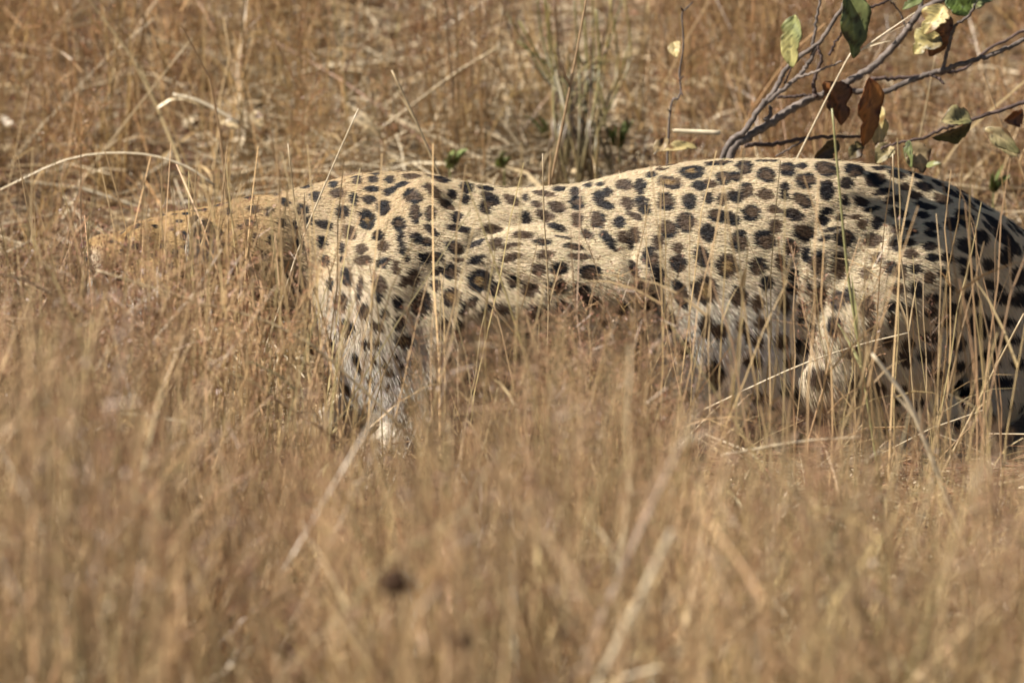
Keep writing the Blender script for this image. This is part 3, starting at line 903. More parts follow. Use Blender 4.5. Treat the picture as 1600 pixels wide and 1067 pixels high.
VT = [v_thick(0.5) for _ in range(10)]


def v_clump(mix):
    """a bunch of stems from one root"""
    g = Geo()
    for vs, cnt, bh in mix:
        for _ in range(cnt):
            v = vs[rng.integers(0, len(vs))]
            g.stamp(v, np.array([[rng.normal(0, .014), rng.normal(0, .014), 0]]), rots(rng.uniform(0, 6, 1), np.abs(rng.normal(0, .16, 1)), rng.uniform(0, 6, 1)),
                    np.array([.5 / bh * rng.uniform(.55, 1.05)]), np.full((1, 3), rng.uniform(.8, 1.2)))
    return g.arrays()


VC = [v_clump([(VS, 7, .5), (VP, 2, .5), (VB, 1, .40)]) for _ in range(12)]
VCB = [v_clump([(VS, 3, .5), (VP, 7, .5), (VB, 1, .40)]) for _ in range(12)]


def scatter(geo, variants, base_h, x, y, h, lean=0.18, colvar=0.16, tint=(1, 1, 1)):
    n = len(x)
    pos = np.stack([x, y, ground_h(x, y) - 0.004], 1)
    rt = rots(rng.uniform(0, 2 * math.pi, n), np.abs(rng.normal(0, lean, n)), rng.uniform(0, 2 * math.pi, n))
    col = np.clip(rng.normal(1, colvar, n), .55, 1.5)[:, None] * np.broadcast_to(np.array(tint), (n, 3)) * (1 + rng.normal(0, .04, (n, 3)))
    vi = rng.integers(0, len(variants), n)
    for k, v in enumerate(variants):
        m = vi == k
        geo.stamp(v, pos[m], rt[m], h[m] / base_h, col[m])


def height_for(x, y, py):
    """height at which a stem standing at x,y shows its tip at photo row py"""
    dep = y - CAM[1]
    sl = (-math.sin(PITCH) + (533.5 - py) / 1067 / DIST * math.cos(PITCH)) / (math.cos(PITCH) + (533.5 - py) / 1067 / DIST * math.sin(PITCH))
    return CAM[2] + dep * sl - ground_h(x, y)


TOPX = np.array([-400, 0, 150, 300, 430, 520, 620, 760, 860, 960, 1050, 1150, 1260, 1330, 1450, 1600, 2100])
TOPY = np.array([420, 445, 500, 555, 590, 630, 650, 575, 510, 500, 590, 665, 675, 630, 665, 675, 655])


def hue(x, y, ph):
    """drifts of redder and of yellower grass"""
    f = nz3(np.stack([x, y, 0 * x], 1), 4.2, ph)[:, None] * .5 + .5
    b = 1 + 0.34 * nz3(np.stack([x, y, 0 * x], 1), 11, ph + 2)[:, None]
    return (np.array([0.90, 0.79, 0.71]) * f + np.array([1.12, 1.13, 1.04]) * (1 - f)) * b


# ---- tall grass between the camera and the leopard
def front_mass(n, y0, y1, variants, base_h, spill, ph, hmin=.1, hmax=1.0, thr=-.05, tint_k=1.0, **kw):
    y = rng.uniform(y0, y1, n); x = rng.uniform(-1.35, 1.35, n)
    keep = (nz3(np.stack([x, y, 0 * x], 1), 12, ph) + rng.normal(0, .35, n)) > thr
    x, y = x[keep], y[keep]
    px = 800 + x * 1067 * DIST / (y - CAM[1])
    tip = np.interp(px, TOPX, TOPY) + rng.exponential(spill, len(x)) - 0.15 * spill
    h = height_for(x, y, tip)
    ok = (h > hmin) & (h < hmax)
    scatter(front, variants, base_h, x[ok], y[ok], h[ok], tint=hue(x[ok], y[ok], ph) * tint_k, **kw)


front = Geo()
front_mass(700, -3.9, -1.7, VP, .5, 200, 1.0, .3, .95, lean=.12)
front_mass(900, -1.7, -0.32, VP, .5, 140, 2.0, .1, .75, lean=.16)
front_mass(1100, -3.7, -1.4, VS, .5, 170, 1.0, .3, .95, lean=.12)
front_mass(2000, -1.4, -0.30, VS, .5, 120, 2.0, .1, .7, lean=.18)
front_mass(420, -3.4, -1.3, VC, .5, 190, 1.0, .25, .9, lean=.10, colvar=.28)
front_mass(420, -1.3, -0.35, VC, .5, 150, 2.0, .12, .6, lean=.14, colvar=.28)
front_mass(130, -2.8, -0.6, VCB, .5, 190, 3.0, .15, .8, lean=.12, colvar=.2)
front_mass(900, -3.2, -1.2, VB, .28, 260, 1.0, .15, .7, lean=.1)
front_mass(1500, -1.2, -0.30, VB, .28, 170, 2.0, .06, .5, lean=.15)
front_mass(50, -3.6, -1.6, VT, .5, 240, 7.0, .25, .9, lean=.12, thr=-1, tint_k=.8)
front_mass(70, -2.6, -0.5, VT, .5, 200, 5.0, .1, .8, lean=.3, thr=-1)
# a thin veil of single stems rising across the animal
def veil(n, variants, spans, y0, y1, t0, t1, lean):
    for (a, b, cnt) in spans:
        y = rng.uniform(y0, y1, cnt); pxs = rng.uniform(a, b, cnt)
        x = (pxs - 800) / 1067 * (y - CAM[1]) / DIST
        scatter(front, variants, .5, x, y, height_for(x, y, rng.uniform(t0, t1, cnt)), lean=lean, tint=hue(x, y, 3.0))
veil(0, VS, [(-40, 100, 45), (100, 480, 190), (480, 560, 25), (560, 1240, 52), (1240, 1600, 46)], -1.1, -.3, 210, 500, .14)
veil(0, VP, [(-60, 240, 70), (200, 480, 50), (860, 1060, 14), (1260, 1500, 8)], -1.1, -.3, 330, 470, .12)
veil(0, VP, [(-60, 200, 14), (200, 300, 6)], -1.6, -.6, 310, 380, .05)
veil(0, VP, [(60, 240, 26)], -1.4, -.4, 350, 420, .10)
veil(0, VP, [(820, 1080, 50), (580, 800, 16)], -1.8, -.5, 450, 560, .10)
veil(0, VP, [(480, 1600, 60)], -2.2, -.4, 600, 690, .14)
veil(0, VS, [(480, 1600, 60)], -1.6, -.3, 430, 640, .18)
veil(0, VC, [(800, 1030, 6), (-60, 400, 9)], -1.3, -.4, 460, 560, .10)
V, F, C = front.arrays()
tag(mesh_obj('dry_grass', V, F, M_GRASS, C), 'tall dry reddish straw grass in front of the leopard', kind='stuff')

# ---- grass behind
back = Geo()
def back_mass(n, y0, y1, variants, base_h, hlo, hhi, ph, open_mid=0.0, thr=-.1, **kw):
    x = rng.uniform(-1.7, 1.7, n); y = y0 + (y1 - y0) * rng.random(n) ** 1.3
    px = 800 + x * 1067 * DIST / (y - CAM[1])
    keep = (nz3(np.stack([x, y, 0 * x], 1), 7, ph) + rng.normal(0, .25, n)) > thr + open_mid * np.exp(-((px - 740) / 280) ** 2) * (y < 2.2)
    x, y = x[keep], y[keep]
    h = rng.uniform(hlo, hhi, len(x))
    scatter(back, variants, base_h, x, y, h, tint=hue(x, y, ph) * np.array([.74, .655, .56]), **kw)


back_mass(2600, 0.40, 2.4, VP, .5, .10, .32, 1.5, .9, lean=.35)
back_mass(2800, 1.3, 5.0, VP, .5, .20, .48, 1.5, lean=.3)
back_mass(1300, 0.32, 2.2, VS, .5, .12, .38, 3.5, .5, lean=.5)
back_mass(2600, 1.2, 5.0, VS, .5, .22, .55, 3.5, lean=.4)
back_mass(380, 0.9, 4.0, VCB, .5, .2, .5, 1.5, .4, lean=.25, colvar=.3)
back_mass(260, 0.8, 4.0, VC, .5, .2, .5, 4.0, .3, lean=.3, colvar=.3)
back_mass(260, 0.5, 3.5, VT, .5, .2, .5, 4.5, .2, lean=.75)
back_mass(1300, 0.35, 4.0, VB, .28, .08, .28, 1.5, .7, lean=.35)
V, F, C = back.arrays()
tag(mesh_obj('dry_grass', V, F, M_GRASS, C), 'dry brown grass growing behind the leopard', kind='stuff')

# ---- litter: fallen straw and leaf flakes
lit = Geo()
def v_straw(L, w):
    p = np.array([[-L / 2, 0, 0], [0, rng.normal(0, .006), rng.uniform(.0, .01)], [L / 2, 0, 0]])
    V, F = tube(p, [w, w, w * .7], 3, True)
    return V, F, np.broadcast_to(np.array([1.0, 1.0, 1.0]), V.shape)
def v_flake():
    L, w = rng.uniform(.015, .04), rng.uniform(.006, .014)
    V = np.array([[-L, 0, 0], [0, -w, .004], [0, w, .005], [L, 0, .002], [0, 0, -.002]])
    return V, np.array([(0, 1, 4), (1, 3, 4), (3, 2, 4), (2, 0, 4)]), np.ones((5, 3))
def litter(n, variants, cols, y0, y1, zmax, tilt, x0=-1.7, x1=1.7):
    x = rng.uniform(x0, x1, n); y = y0 + (y1 - y0) * rng.random(n) ** 1.5
    pos = np.stack([x, y, ground_h(x, y) + rng.random(n) ** 2 * zmax + .003], 1)
    rt = rots(rng.uniform(0, 6.28, n), np.abs(rng.normal(0, tilt, n)), rng.uniform(0, 6.28, n))
    c = np.array(cols)[rng.integers(0, len(cols), n)] * np.clip(rng.normal(1, .2, n), .5, 1.6)[:, None]
    vi = rng.integers(0, len(variants), n)
    for k, v in enumerate(variants):
        m = vi == k
        lit.stamp(v, pos[m], rt[m], rng.uniform(.7, 1.4, m.sum()), c[m])
VL = [v_straw(rng.uniform(.04, .16), rng.uniform(.0008, .002)) for _ in range(10)]
VF = [v_flake() for _ in range(8)]
litter(15000, VL, [STRAW, PALE, PALE, TAN, RED], 0.25, 5.0, .08, .25)
litter(1500, [v_straw(rng.uniform(.1, .3), rng.uniform(.0018, .0032)) for _ in range(8)], [PALE, STRAW, PALE * .8], .25, 4.5, .10, .2)
litter(3000, VF, [TAN, PALE, RED, STRAW], 0.25, 5.0, .03, .4)
litter(3500, VL, [PALE, PALE, STRAW, PALE * .8], .35, 2.0, .10, .3, -.45, .22)
litter(700, VF, [PALE, STRAW], .35, 2.0, .06, .4, -.45, .22)
litter(9000, VL, [STRAW, PALE, TAN, RED], -0.22, -3.5, .07, .25)
litter(1200, VF, [TAN, PALE, RED], -0.22, -3.0, .03, .4)
V, F, C = lit.arrays()
tag(mesh_obj('grass_litter', V, F, M_GRASS, C), 'fallen straw and leaf flakes lying on the ground', kind='stuff')


# ------------------------------------------------------------------ single stalks that stand out
def stalk(pts, w0, w1, y, label, col=STRAW, y1=None, name='grass_stalk', root=True):
    """pts in photo pixels; y depth (to y1 at the far end); first point nearest the root"""
    n = len(pts); y1 = y if y1 is None else y1
    ys = np.linspace(y, y1, n)
    q = [P(p[0], p[1], yy) for p, yy in zip(pts, ys)]
    if root:                                   # carry the stalk down to the ground
        d = q[0] - q[1]; d = d / (np.linalg.norm(d) + 1e-9)
        drop = max(0.0, q[0][2] - float(ground_h(q[0][0], q[0][1]))) + .005
        run = min(drop / max(.3, -d[2]), .35)
        foot = q[0] + d * run
        if foot[2] > q[0][2] - drop: foot[2] = q[0][2] - drop
        if q[0][2] > 0.02: q = [foot] + q
    path = smooth_path(q, 14)
    V, F = tube(path, np.linspace(w0, w1, 14) / 2, 5)
    o = empty(name, path[0])
    tag(o, label, 'grass stalk', 'long dry grass stalks that stand out')
    mesh_obj('stem', V, F, M_STALK, np.broadcast_to(col, V.shape), parent=o, smooth=True)
    for k in range(2 if root else 0):          # dry sheath leaf
        g = Geo()
        i = rng.integers(3, 10)
        d = path[i + 1] - path[i]; d = d / np.linalg.norm(d) + rng.normal(0, .2, 3)
        blade(path[i], d, rng.uniform(.04, .10), min(w0, .005) * 1.1, .15, 5, g, col * .9)
        V, F, C = g.arrays()
        mesh_obj('sheath_leaf', V, F, M_STALK, C, parent=o)
    return o


ST = [
    ([(560, 602), (438, 512), (300, 469), (150, 422)], .0048, .0028, -1.0, 'long straw stalk leaning left across the head below the ear', STRAW),
    ([(525, 685), (375, 590), (290, 553), (165, 510), (15, 497)], .0040, .0022, -1.0, 'long reddish straw stalk lying lower left below the leopard head', TAN * 1.2),
    ([(1468, 748), (1425, 640), (1395, 595), (1362, 552)], .0085, .0050, -1.05, 'thick pale stalk leaning left below the haunch at right', PALE),
    ([(930, 1080), (1000, 935), (1050, 830)], .012, .008, -3.3, 'broad blurred pale stalk leaning right at the bottom centre', PALE),
    ([(162, 775), (135, 700), (110, 638)], .0075, .004, -1.7, 'pale stalk leaning left in the lower left grass', PALE),
    ([(1505, 675), (1545, 595), (1600, 490)], .0055, .003, -.35, 'straw stalk leaning right in front of the hind foot', STRAW),
    ([(1100, 640), (1240, 575), (1340, 540), (1420, 520)], .0032, .002, -.30, 'thin straw lying slantwise across the hind knee', PALE),
    ([(1125, 712), (1250, 690), (1345, 683)], .0050, .003, -1.0, 'pale straw lying flat under the belly at right', PALE),
    ([(300, 662), (230, 650), (155, 643)], .0045, .003, -1.2, 'short pale straw lying level in the left grass', PALE),
    ([(855, 560), (857, 460), (850, 340), (848, 240)], .0032, .002, -.30, 'upright thin straw standing before the middle of the back', STRAW),
    ([(505, 500), (478, 400), (462, 330), (450, 225)], .0035, .002, -.35, 'upright straw in front of the leopard neck', STRAW),
    ([(440, 470), (470, 380), (520, 260), (560, 170)], .0030, .002, -.30, 'thin bright straw leaning right over the nape', PALE),
    ([(1345, 560), (1325, 430), (1312, 300), (1300, 170)], .0050, .003, -.55, 'greenish upright stalk before the haunch crease', DRYG * 1.2),
    ([(1425, 590), (1415, 460), (1398, 330), (1395, 240)], .0038, .002, -.32, 'thin upright straw before the middle of the haunch', STRAW),
    ([(0, 280), (60, 205), (158, 100), (240, 30)], .0032, .002, 1.3, 'long straight straw leaning right at upper left', PALE),
    ([(0, 165), (40, 118), (135, 0), (180, -50)], .0040, .002, 1.7, 'straw stalk leaning right in the top left corner', STRAW),
    ([(375, 195), (330, 168), (300, 155), (270, 148)], .0075, .0055, 1.0, 'bent pale blade with a broad curve above the leopard head', PALE),
    ([(335, 290), (285, 258), (210, 240), (110, 248), (0, 297)], .0045, .003, .6, 'arched straw bowing over the left of the head', PALE),
    ([(120, 297), (165, 232), (300, 60)], .0040, .0022, 1.1, 'long straw slanting right behind the leopard head', STRAW),
    ([(435, 150), (370, 133), (280, 113), (190, 100)], .0055, .004, 1.8, 'level pale stalk across the upper left grass', STRAW),
    ([(542, 240), (624, 180), (710, 116), (778, 75)], .0065, .004, 1.2, 'broad straw slanting right above the shoulder', STRAW),
    ([(684, 268), (650, 190), (612, 110)], .0042, .003, .45, 'straight straw leaning left above the shoulder hump', STRAW),
    ([(860, 288), (886, 160), (916, 0), (925, -60)], .0050, .003, .5, 'tall tan stalk rising above the middle of the back', TAN * 1.25),
    ([(800, 180), (790, 120), (777, 64)], .0048, .003, 1.4, 'short pale stalk upright at the top centre', PALE),
    ([(575, 102), (670, 60), (760, 0), (800, -30)], .0085, .006, 1.9, 'broad pale blade slanting right at the top centre', PALE * .8),
    ([(860, 100), (800, 55), (760, 35), (700, 20)], .0090, .006, 2.2, 'broad arched blade bent over at the top centre', PALE * .85),
    ([(1305, 128), (1345, 80), (1430, 20)], .0030, .002, .35, 'thin white straw curved between the shrub branches', PALE * 1.15),
    ([(1125, 208), (1060, 205), (1053, 204)], .0085, .006, .4, 'short white stick lying behind the back beside the shrub', PALE),
    ([(1530, 190), (1470, 130), (1600, 145)], .0045, .003, 1.5, 'bent straw behind the right shrub branches', PALE),
    ([(1430, 250), (1450, 150), (1462, 85)], .0034, .002, .7, 'thin upright straw between the right shrub branches', STRAW),
]
for s in ST: stalk(*s[:5], col=s[5], root=not any(w in s[4] for w in ('lying', 'flat', 'level', 'stick', 'bent', 'arched')))

# ------------------------------------------------------------------ green tussock behind
tus_px = [((1040, 540), (960, 330), (830, 90)), ((1030, 520), (985, 250), (940, 0)), ((1050, 540), (900, 260), (780, 60)), ((1125, 570), (1130, 350), (1128, 160)),
          ((1120, 560), (1165, 300), (1150, 40)), ((1130, 560), (1240, 300), (1205, -20)), ((1080, 560), (1080, 300), (1060, 0)), ((1060, 560), (1020, 300), (1000, 40)),
          ((1095, 560), (1110, 250), (1090, -30)), ((1140, 570), (1290, 260), (1265, -30)), ((1030, 540), (930, 180), (905, -20)), ((1070, 570), (1000, 420), (860, 230)),
          ((1150, 580), (1220, 420), (1290, 180)), ((1045, 560), (965, 210), (955, 20)), ((1110, 570), (1140, 260), (1135, -30)), ((1085, 565), (1050, 430), (985, 200)), ((1150, 590), (1190, 500), (1160, 330))]
tus = empty('grass_tussock', P(912, 240, 1.1))
tus.location.z = float(ground_h(tus.location.x, 1.1))
tag(tus, 'yellow green tussock of stiff upright stalks behind the middle of the back', 'grass tussock')
for k in range(16):
    bx, tx_ = rng.uniform(960, 1200), rng.uniform(800, 1290)
    tus_px.append(((bx, 560), (bx * .5 + tx_ * .5 + rng.uniform(-25, 25), 330), (tx_, rng.uniform(-60, 260))))
for k, pts in enumerate(tus_px):
    yb = 1.1 + rng.uniform(-.12, .12)
    q = [P(500 + a / 2.667, b / 2.667, yb + (0.1 if i else 0)) for i, (a, b) in enumerate(pts)]
    f = q[0].copy(); f[0] += rng.normal(0, .03); f[2] = float(ground_h(f[0], f[1])) - .01
    path = smooth_path([f] + q, 12)
    V, F = tube(path, np.linspace(.0027, .0014, 12) * rng.uniform(.7, 1.3), 5)
    sc = np.repeat(np.linspace(0, 1, 12), 5)[:, None]
    lo = np.array([.15, .105, .055]); hi = [np.array([.25, .215, .065]), np.array([.38, .29, .11]), np.array([.15, .145, .04]), np.array([.13, .075, .04])][k % 4]
    mesh_obj('stalk', V, F, M_STALK, lo * (1 - sc) + hi * sc, parent=tus, smooth=True)


# ------------------------------------------------------------------ leaves
def leaf_mesh(base, tip, width, face, curl=.3, fold=.25, wav=.10, nu=21, nvv=11):
    """broad leaf from base to tip; face = direction its upper side looks"""
    base = np.asarray(base, float); tip = np.asarray(tip, float)
    ax = tip - base; L = np.linalg.norm(ax); ax /= L
    side = np.cross(ax, face); side /= np.linalg.norm(side) + 1e-9
    up = np.cross(side, ax)
    V = []; TS = []
    ph = rng.uniform(0, 6)
    bites = [(rng.choice([-1, 1]), rng.uniform(.2, .9), rng.uniform(.08, .4), rng.uniform(.02, .09)) for _ in range(3)]
    roll = rng.uniform(-.25, .25)
    for i in range(nu):
        t = i / (nu - 1)
        w0 = width / 2 * (math.sin(math.pi * min(1, t ** .8)) ** .7 if 0 < t < 1 else 0.02)
        for j in range(nvv):
            s = (j / (nvv - 1) - .5) * 2
            w = w0 * (1 + .07 * math.sin(11 * t + ph * (1 if s > 0 else 2)))
            for (sg, tb, dp, wd) in bites:
                if sg * s > 0: w *= 1 - dp * math.exp(-((t - tb) / wd) ** 2)
            x = s * w * (1 + wav * math.sin(7 * t + ph + 2 * s)) + .05 * width * math.sin(5 * t + ph)
            z = abs(s) * w * fold + curl * L * (-(t - .5) ** 2) + wav * w * math.sin(9 * t + ph + 3 * s) * .8 + roll * w * s * t
            vein = .1 * w0 * max(0, 1 - abs(((t - .22 * abs(s)) * 8) % 1 - .5) * 4)
            V.append(base + ax * L * t + side * x + up * (z - vein))
            TS.append((t, s))
    F = []
    for i in range(nu - 1):
        for j in range(nvv - 1):
            a = i * nvv + j
            F += [(a, a + 1, a + nvv + 1), (a, a + nvv + 1, a + nvv)]
    V = np.array(V); F = np.array(F)
    # thickness: second skin just below
    n = len(V)
    V2 = V - up * .0006
    global LEAF_TS
    LEAF_TS = np.array(TS + TS)
    E = []
    rim = [i * nvv for i in range(nu)] + [(nu - 1) * nvv + j for j in range(1, nvv)] + [i * nvv + nvv - 1 for i in range(nu - 2, -1, -1)] + [j for j in range(nvv - 2, 0, -1)]
    for a, b in zip(rim, rim[1:] + rim[:1]): E += [(a, b, b + n), (a, b + n, a + n)]
    return np.vstack([V, V2]), np.vstack([F, F[:, ::-1] + n, np.array(E)])


def leaf_cols(V, c1, c2, edge=None):
    t, sd = LEAF_TS[:, 0], LEAF_TS[:, 1]
    ph = rng.uniform(0, 9)
    s = (nz3(V, 70, ph) * .5 + .5)[:, None]
    c = np.asarray(c1) * (1 - s) + np.asarray(c2) * s
    rib = np.maximum(np.exp(-(sd / .10) ** 2), .55 * np.exp(-((((t - .22 * np.abs(sd)) * 8) % 1 - .5) / .12) ** 2))[:, None]
    c = c * (1 + .55 * rib)
    rot = sstep(.35, .65, nz3(V, 160, ph + 1) + .7 * np.abs(sd) ** 4 + .5 * sstep(.8, 1, t) - .25)[:, None]
    c = c * (1 - rot) + c * np.array([.42, .30, .24]) * rot
    spots = (nz3(V, 420, ph + 4) > .62)[:, None]
    return np.where(spots, c * .35, c)


# ------------------------------------------------------------------ shrub at upper right
shrub = empty('shrub', (P(1128, 262, .38)[0], .38, 0))
tag(shrub, 'grey branched shrub with dying leaves behind the leopard hindquarters', 'shrub')
GREY = np.array([.165, .132, .11]); DARK = np.array([.085, .058, .048])
def S5(a, b): return (1000 + a / 2.667, b / 2.667)
BR = [  # name, pts in view 5 coordinates, widths px, depth start/end, colour
    ('stem', [(345, 655), (440, 545), (500, 450), (560, 380), (605, 295), (680, 225), (740, 185), (820, 70), (880, -40)], 30, 16, .38, .42, GREY),
    ('stem', [(372, 660), (440, 580), (530, 520), (620, 460), (720, 410), (800, 385), (870, 340), (940, 300), (1030, 225), (1110, 130), (1165, 50), (1250, 5), (1330, -40)], 40, 26, .38, .50, GREY),
    ('branch', [(500, 450), (600, 370), (660, 320), (700, 265), (740, 190)], 22, 18, .39, .41, GREY * 1.1),
    ('branch', [(760, 395), (850, 380), (1000, 385), (1100, 350), (1200, 310), (1290, 285), (1400, 250), (1500, 215), (1620, 155)], 28, 20, .42, .40, GREY * .8),
    ('branch', [(960, 330), (1100, 325), (1250, 305), (1350, 290), (1440, 215), (1620, 118)], 18, 12, .46, .55, DARK * 1.3),
    ('branch', [(440, 605), (560, 600), (690, 580), (830, 570), (930, 570)], 22, 12, .40, .44, DARK),
    ('twig', [(690, 580), (640, 610), (570, 650)], 10, 7, .42, .38, GREY),
    ('branch', [(1000, 620), (1060, 600), (1180, 575), (1260, 540), (1380, 500), (1500, 460), (1620, 420)], 10, 18, .34, .40, DARK * 1.2),
    ('twig', [(720, 195), (735, 90), (755, -20)], 14, 11, .41, .42, GREY * .8),
    ('twig', [(660, 322), (740, 298), (840, 255)], 13, 8, .40, .36, GREY * 1.3),
    ('twig', [(790, 230), (815, 180), (845, 130)], 12, 9, .43, .43, DARK),
    ('twig', [(575, 405), (640, 402), (715, 398)], 14, 14, .42, .42, DARK),
    ('twig', [(735, 405), (725, 340), (755, 250), (740, 195)], 20, 12, .40, .40, DARK * 1.3),
    ('twig', [(1265, 280), (1290, 180), (1315, 110), (1370, 65), (1400, 20)], 16, 11, .41, .38, GREY * .75),
    ('twig', [(1165, 55), (1172, 20), (1175, -30)], 24, 20, .50, .52, GREY * .9),
    ('twig', [(935, 45), (1030, 5), (1060, -20)], 12, 10, .45, .50, DARK),
    ('twig', [(1110, 130), (1085, 60), (1040, 0)], 9, 7, .48, .46, GREY),
    ('twig', [(605, 350), (620, 310), (640, 270)], 9, 6, .40, .37, DARK),
    ('twig', [(520, 500), (545, 480), (540, 440)], 20, 12, .39, .40, GREY * .7),
    ('twig', [(1210, 312), (1250, 330), (1265, 350)], 13, 8, .40, .38, DARK),
]
for (nm, pts, w0, w1, d0, d1, col) in BR:
    n = len(pts)
    q = [P(*S5(*p), d0 + (d1 - d0) * i / (n - 1)) for i, p in enumerate(pts)]
    if nm == 'stem':                            # down to the root behind the animal
        d = (q[0] - q[1]) / np.linalg.norm(q[0] - q[1])
        k0 = q[0][2]
        q = [np.array([q[0][0] + d[0] * .10, q[0][1], -.01]), np.array([q[0][0] + d[0] * .06, q[0][1], k0 * .5])] + q
    m = 8 * n
    path = smooth_path(q, m)
    path += rng.normal(0, .0008, path.shape)
    r = np.linspace(w0, w1, m) / 2 / 2.667 / 1067
    r = r * (1 + .10 * np.sin(np.arange(m) * 1.7) * rng.uniform(.5, 1, m))
    V, F = tube(path, r, 8)
    c = col[None] * (1 + .25 * nz3(V, 150, 1.0))[:, None]
    mesh_obj(nm, V, F, M_BARK, c, parent=shrub, smooth=True)
GRN = (.085, .105, .03); LGRN = (.25, .27, .10); YEL = (.52, .43, .17); RUST = (.32, .12, .03); BRN = (.10, .05, .025); OLV = (.20, .19, .07); TN = (.48, .36, .19)
fc = np.array([-.35, -1.0, .25])
LV = [  # base, tip, width(px in view), depth, facing, c1, c2, curl
    ((640, 62), (630, 285), 84, .36, (-.5, -1, .3), LGRN, YEL, .10),
    ((868, -30), (900, 245), 112, .36, (.5, -1, -.1), GRN, LGRN, .12),
    ((905, -30), (930, 160), 60, .40, (.9, -.7, .0), GRN, OLV, .1),
    ((1270, 20), (1180, 140), 95, .40, (-.3, -1, .6), YEL, TN, .5),
    ((1245, 135), (1140, 220), 100, .40, (-.4, -1, .7), YEL, BRN, .6),
    ((1290, 60), (1215, 240), 100, .44, (.6, -1, -.5), BRN, RUST, .3),
    ((962, 325), (940, 612), 98, .38, (.6, -1, -.3), RUST, (.40, .17, .04), .12),
    ((1005, 440), (990, 622), 70, .41, (-.4, -1, .4), TN, YEL, .2),
    ((780, 335), (850, 520), 105, .38, (.7, -1, -.4), BRN, RUST, .35),
    ((860, 350), (770, 420), 80, .40, (.3, -1, -.6), BRN, RUST, .35),
    ((1385, 500), (1255, 500), 90, .33, (-.2, -.8, 1), TN, OLV, .25),
    ((1385, 520), (1220, 580), 80, .345, (.2, -1, -.8), GRN, BRN, .2),
    ((1440, 530), (1585, 640), 62, .36, (-.3, -1, .5), OLV, TN, .2),
    ((1600, 470), (1520, 505), 60, .38, (.2, -1, -.3), BRN, RUST, .2),
    ((1115, 585), (1130, 700), 36, .34, (-.6, -1, .1), GRN, LGRN, .15),
    ((1120, 590), (1185, 720), 95, .35, (.7, -1, -.4), BRN, TN, .3),
    ((1050, 600), (985, 680), 70, .36, (-.3, -1, .5), TN, OLV, .4),
    ((830, 590), (730, 665), 60, .38, (.2, -1, -.2), GRN, BRN, .3),
    ((930, 600), (870, 660), 55, .37, (-.1, -1, .2), OLV, BRN, .3),
    ((1190, 690), (1255, 680), 32, .33, (-.2, -.8, 1), OLV, LGRN, .2),
    ((1300, -30), (1370, 70), 90, .42, (.3, -1, -.2), GRN, (.14, .2, .04), .2),
    ((1450, -20), (1350, 30), 70, .45, (-.3, -1, .4), GRN, LGRN, .2),
    ((1175, -20), (1095, 40), 46, .44, (-.4, -1, .4), LGRN, GRN, .2),
    ((1480, -25), (1400, 15), 40, .43, (-.4, -1, .6), LGRN, GRN, .2),
]
for (b, t, w, d, f, c1, c2, cu) in LV:
    V, F = leaf_mesh(P(*S5(*b), d), P(*S5(*t), d - .015), w * 1.25 / 2.667 / 1067, np.array(f, float), cu, rng.uniform(.15, .6))
    mesh_obj('leaf', V, F, M_LEAF, leaf_cols(V, c1, c2), parent=shrub, smooth=True)

# branches and leaves added to the shrub above the frame to shade the rump
shade_limbs = [[P(*S5(1270, -20), .50), (.47, .30, .90), (.37, .12, 1.00), (.29, -.04, 1.00), (.20, -.20, .98)],
         [(.37, .12, 1.00), (.26, .08, 1.0), (.19, .02, .98), (.16, -.06, .97)],
         [(.39, .16, .98), (.44, .0, 1.0), (.42, -.18, .96), (.38, -.30, .93)],
         [(.29, -.04, 1.00), (.17, -.15, .97), (.11, -.23, .95)],
         [P(*S5(1175, -30), .52), (.42, .48, .95), (.30, .40, 1.1)]]
for k, q in enumerate(shade_limbs):
    path = smooth_path([np.array(p, float) for p in q], 24)
    path += rng.normal(0, .002, path.shape)
    V, F = tube(path, np.linspace(.006 if k == 0 else .004, .0015, 24), 6)
    mesh_obj('branch', V, F, M_BARK, np.broadcast_to(GREY, V.shape), parent=shrub, smooth=True)
    if k == 4: continue
    for j in range(36):
        i = rng.integers(7 if k == 0 else 3, 24)
        b = path[i]
        d = np.array([rng.normal(), rng.normal(), rng.normal(-.2, .35)]); d /= np.linalg.norm(d)
        V, F = leaf_mesh(b + d * .008, b + d * rng.uniform(.085, .125), rng.uniform(.048, .066), np.array([rng.normal(-.5, .35), rng.normal(-.15, .35), .8]), .15, .2)
        mesh_obj('leaf', V, F, M_LEAF, leaf_cols(V, *[(GRN, LGRN), (OLV, BRN), (GRN, OLV)][j % 3]), parent=shrub, smooth=True)

# bare twig standing behind the back
tw = empty('bare_twig', (P(1042, 262, .5)[0], .5, 0))
tag(tw, 'bare grey twig standing upright behind the middle of the back', 'twig')
pts = [(100, 640), (120, 535), (160, 410), (170, 380), (165, 300), (178, 220), (180, 150), (175, 60), (190, 40), (220, 10)]
q = [P(*S5(*p), .5) for p in pts]; q[0][2] = .01
path = smooth_path(q, 60)
V, F = tube(path, np.linspace(8, 4.5, 60) / 2667 * .62 * (1 + .15 * np.sin(np.arange(60) * 1.3)), 7)
mesh_obj('stem', V, F, M_BARK, np.broadcast_to(GREY * .9, V.shape), parent=tw, smooth=True)
for a_, b_ in (((165, 335), (182, 318)), ((168, 370), (178, 400)), ((128, 470), (115, 455)), ((178, 45), (170, 30))):
    V, F = tube(smooth_path([P(*S5(*a_), .5), P(*S5(*b_), .48)], 4), np.linspace(.0016, .0008, 4), 5)
    mesh_obj('spur', V, F, M_BARK, np.broadcast_to(DARK, V.shape), parent=tw, smooth=True)

